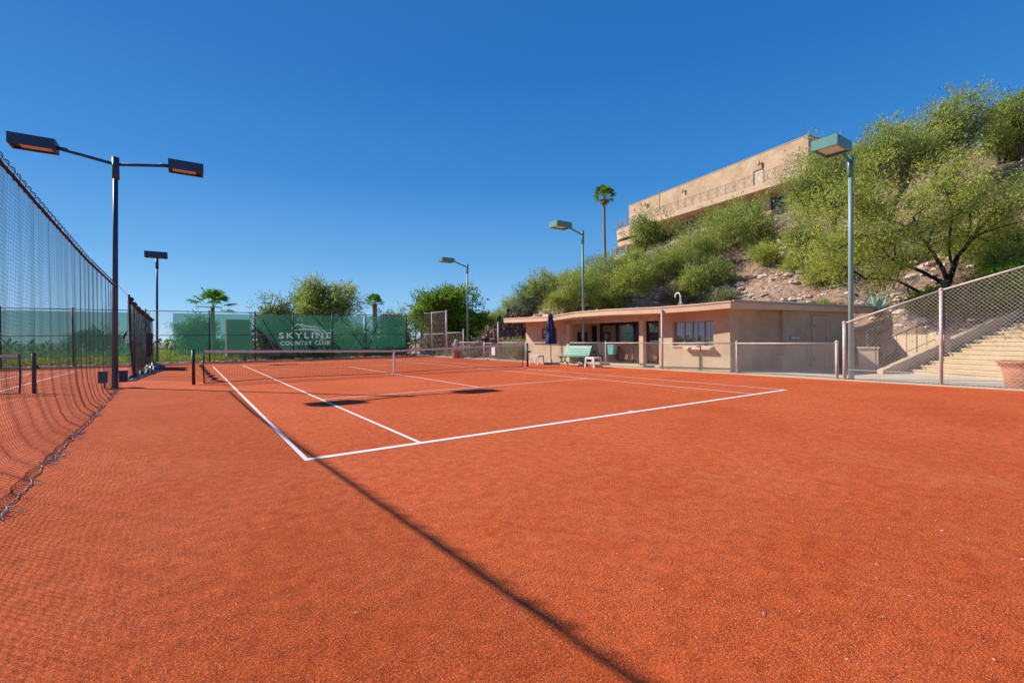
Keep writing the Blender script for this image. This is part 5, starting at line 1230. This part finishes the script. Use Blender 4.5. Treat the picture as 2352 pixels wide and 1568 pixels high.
# barrel/columnar cacti by the court
y_=fp(1312)[1]; mb=MB(); mb.tube([(14.75,11.9,0),(14.74,11.9,.45),(14.70,12.0,.95)],[.10,.10,.05],12); tag(mb.build('columnar_cactus',M_['cactus'],None,True),'single thick upright cactus behind the fence at the green bench','cactus')
mb=MB(); mb.lathe((14.0,22.9,.42),[(.12,0),(.10,.2),(.16,.35),(.18,.55),(.12,.8),(.03,.88)],16,lambda a,z:1+.07*math.cos(10*a)); tag(mb.build('round_cactus',mat('cactgrey',(.35,.30,.27),.9,(.5,.45,.4),9),None,True),'pale woolly cactus growing in the far terracotta pot','cactus')
p=Vector((15.6,17.9,0)); tree('desert_shrub','dry leafy bush behind the low fence between the gate and the hut','shrub',p,(0,0,.2),(0,0,.55),(1.1,1.0,.6),5000,.12,.03,L_['scrub'],M_['bark'],.02,301,limbs=9,trunks=4,droop=-.4)
p=Vector((18.2,17.9,0)); tree('oleander_bush','dark glossy bush below the wooden staircase next to the hut wall','shrub',p,(0,0,.5),(0,0,1.3),(1.3,1.2,1.0),7000,.16,.05,L_['dark'],M_['bark'],.03,302,limbs=9,trunks=4,droop=-.5)
# ---------------------------------------------------------------- rocks on the slope
rg=np.random.default_rng(21)
bl=[(1460,690,'pale boulder group rock lying under the yellow-green shrub'),(1530,678,'long white rock in the rubble strip above the porch'),(1512,692,'light rock at the lower end of the rubble strip'),(1605,655,'flat pale rock beside the loose-branched shrub'),(1755,632,'pale boulder in the middle of the bare slope'),(1845,625,'white boulder right of the cholla'),(1950,640,'tan rock beside the near lamp pole on the slope')]
for u,v,lb in bl:
    g=hillhit(u,v); g.z=hillh(g.x,g.y)-.05; mb=MB(); s=rg.uniform(.3,.5); stone(mb,g,(s*1.3,s,s*.8),rg); tag(mb.build('boulder',M_['rock'],None),lb,'boulder','boulders on the hillside')
mb=MB()
for i in range(5200):
    y=rg.uniform(-8,45); x=foot(y)+abs(rg.normal())*11+.4
    q=Vector((x,y,0))-S0
    if q.dot(SE)>-.3: continue
    s=min(.45,.04+rg.exponential(.075)); z=hillh(x,y); stone(mb,(x,y,z-.3*s),(s*rg.uniform(.8,1.6),s,s*.8),rg)
tag(mb.build('slope_rubble',M_['rock'],None),'loose stones scattered over the hillside','rubble',kind='stuff')
c=[]
rgs=np.random.default_rng(22)
for i in range(1500):
    y=rgs.uniform(-8,50); x=foot(y)+rgs.uniform(.5,36); q=Vector((x,y,0))-S0
    if q.dot(SE)>-.5: continue
    if noise.noise(Vector((x*.13,y*.13,0)))<(-.05 if x-foot(y)>9 else .25): continue
    c.append((x,y,hillh(x,y)))
n=len(c)*26; rr=np.random.default_rng(4); ci=np.repeat(np.array(c),26,0)+rr.normal(0,1,(n,3))*np.array([.28,.28,.05]); d=rr.normal(0,.5,(n,3)); d[:,2]+=.8
V=leaves(ci,d,.32,.03,rr); tag(link('slope_scrub',fastmesh('slope_scrub',V.reshape(-1,3),np.arange(n*4).reshape(-1,4)),L_['scrub']),'small tufts of dry brush dotted over the hillside','scrub',kind='stuff')
# dead branches lying under the big palo verde
mb=MB(); rg=np.random.default_rng(31)
for k in range(90):
    g=hillhit(rg.uniform(1960,2120),rg.uniform(655,705),14); a=Vector((rg.normal(),rg.normal(),0)).normalized()*rg.uniform(.4,1.2); e=g+a; z0=hillh(g.x,g.y)+.08;z1=hillh(e.x,e.y)+rg.uniform(.05,.4); mb.tube([(g.x,g.y,z0),((g.x+e.x)/2,(g.y+e.y)/2,(z0+z1)/2+.1),(e.x,e.y,z1)],[.025,.02,.008],4,False)
tag(mb.build('dead_branches',mat('deadwood',(.16,.12,.10),.95,(.28,.23,.2),6),None),'tangle of grey dead branches under the big palo verde','dead branches',kind='stuff')
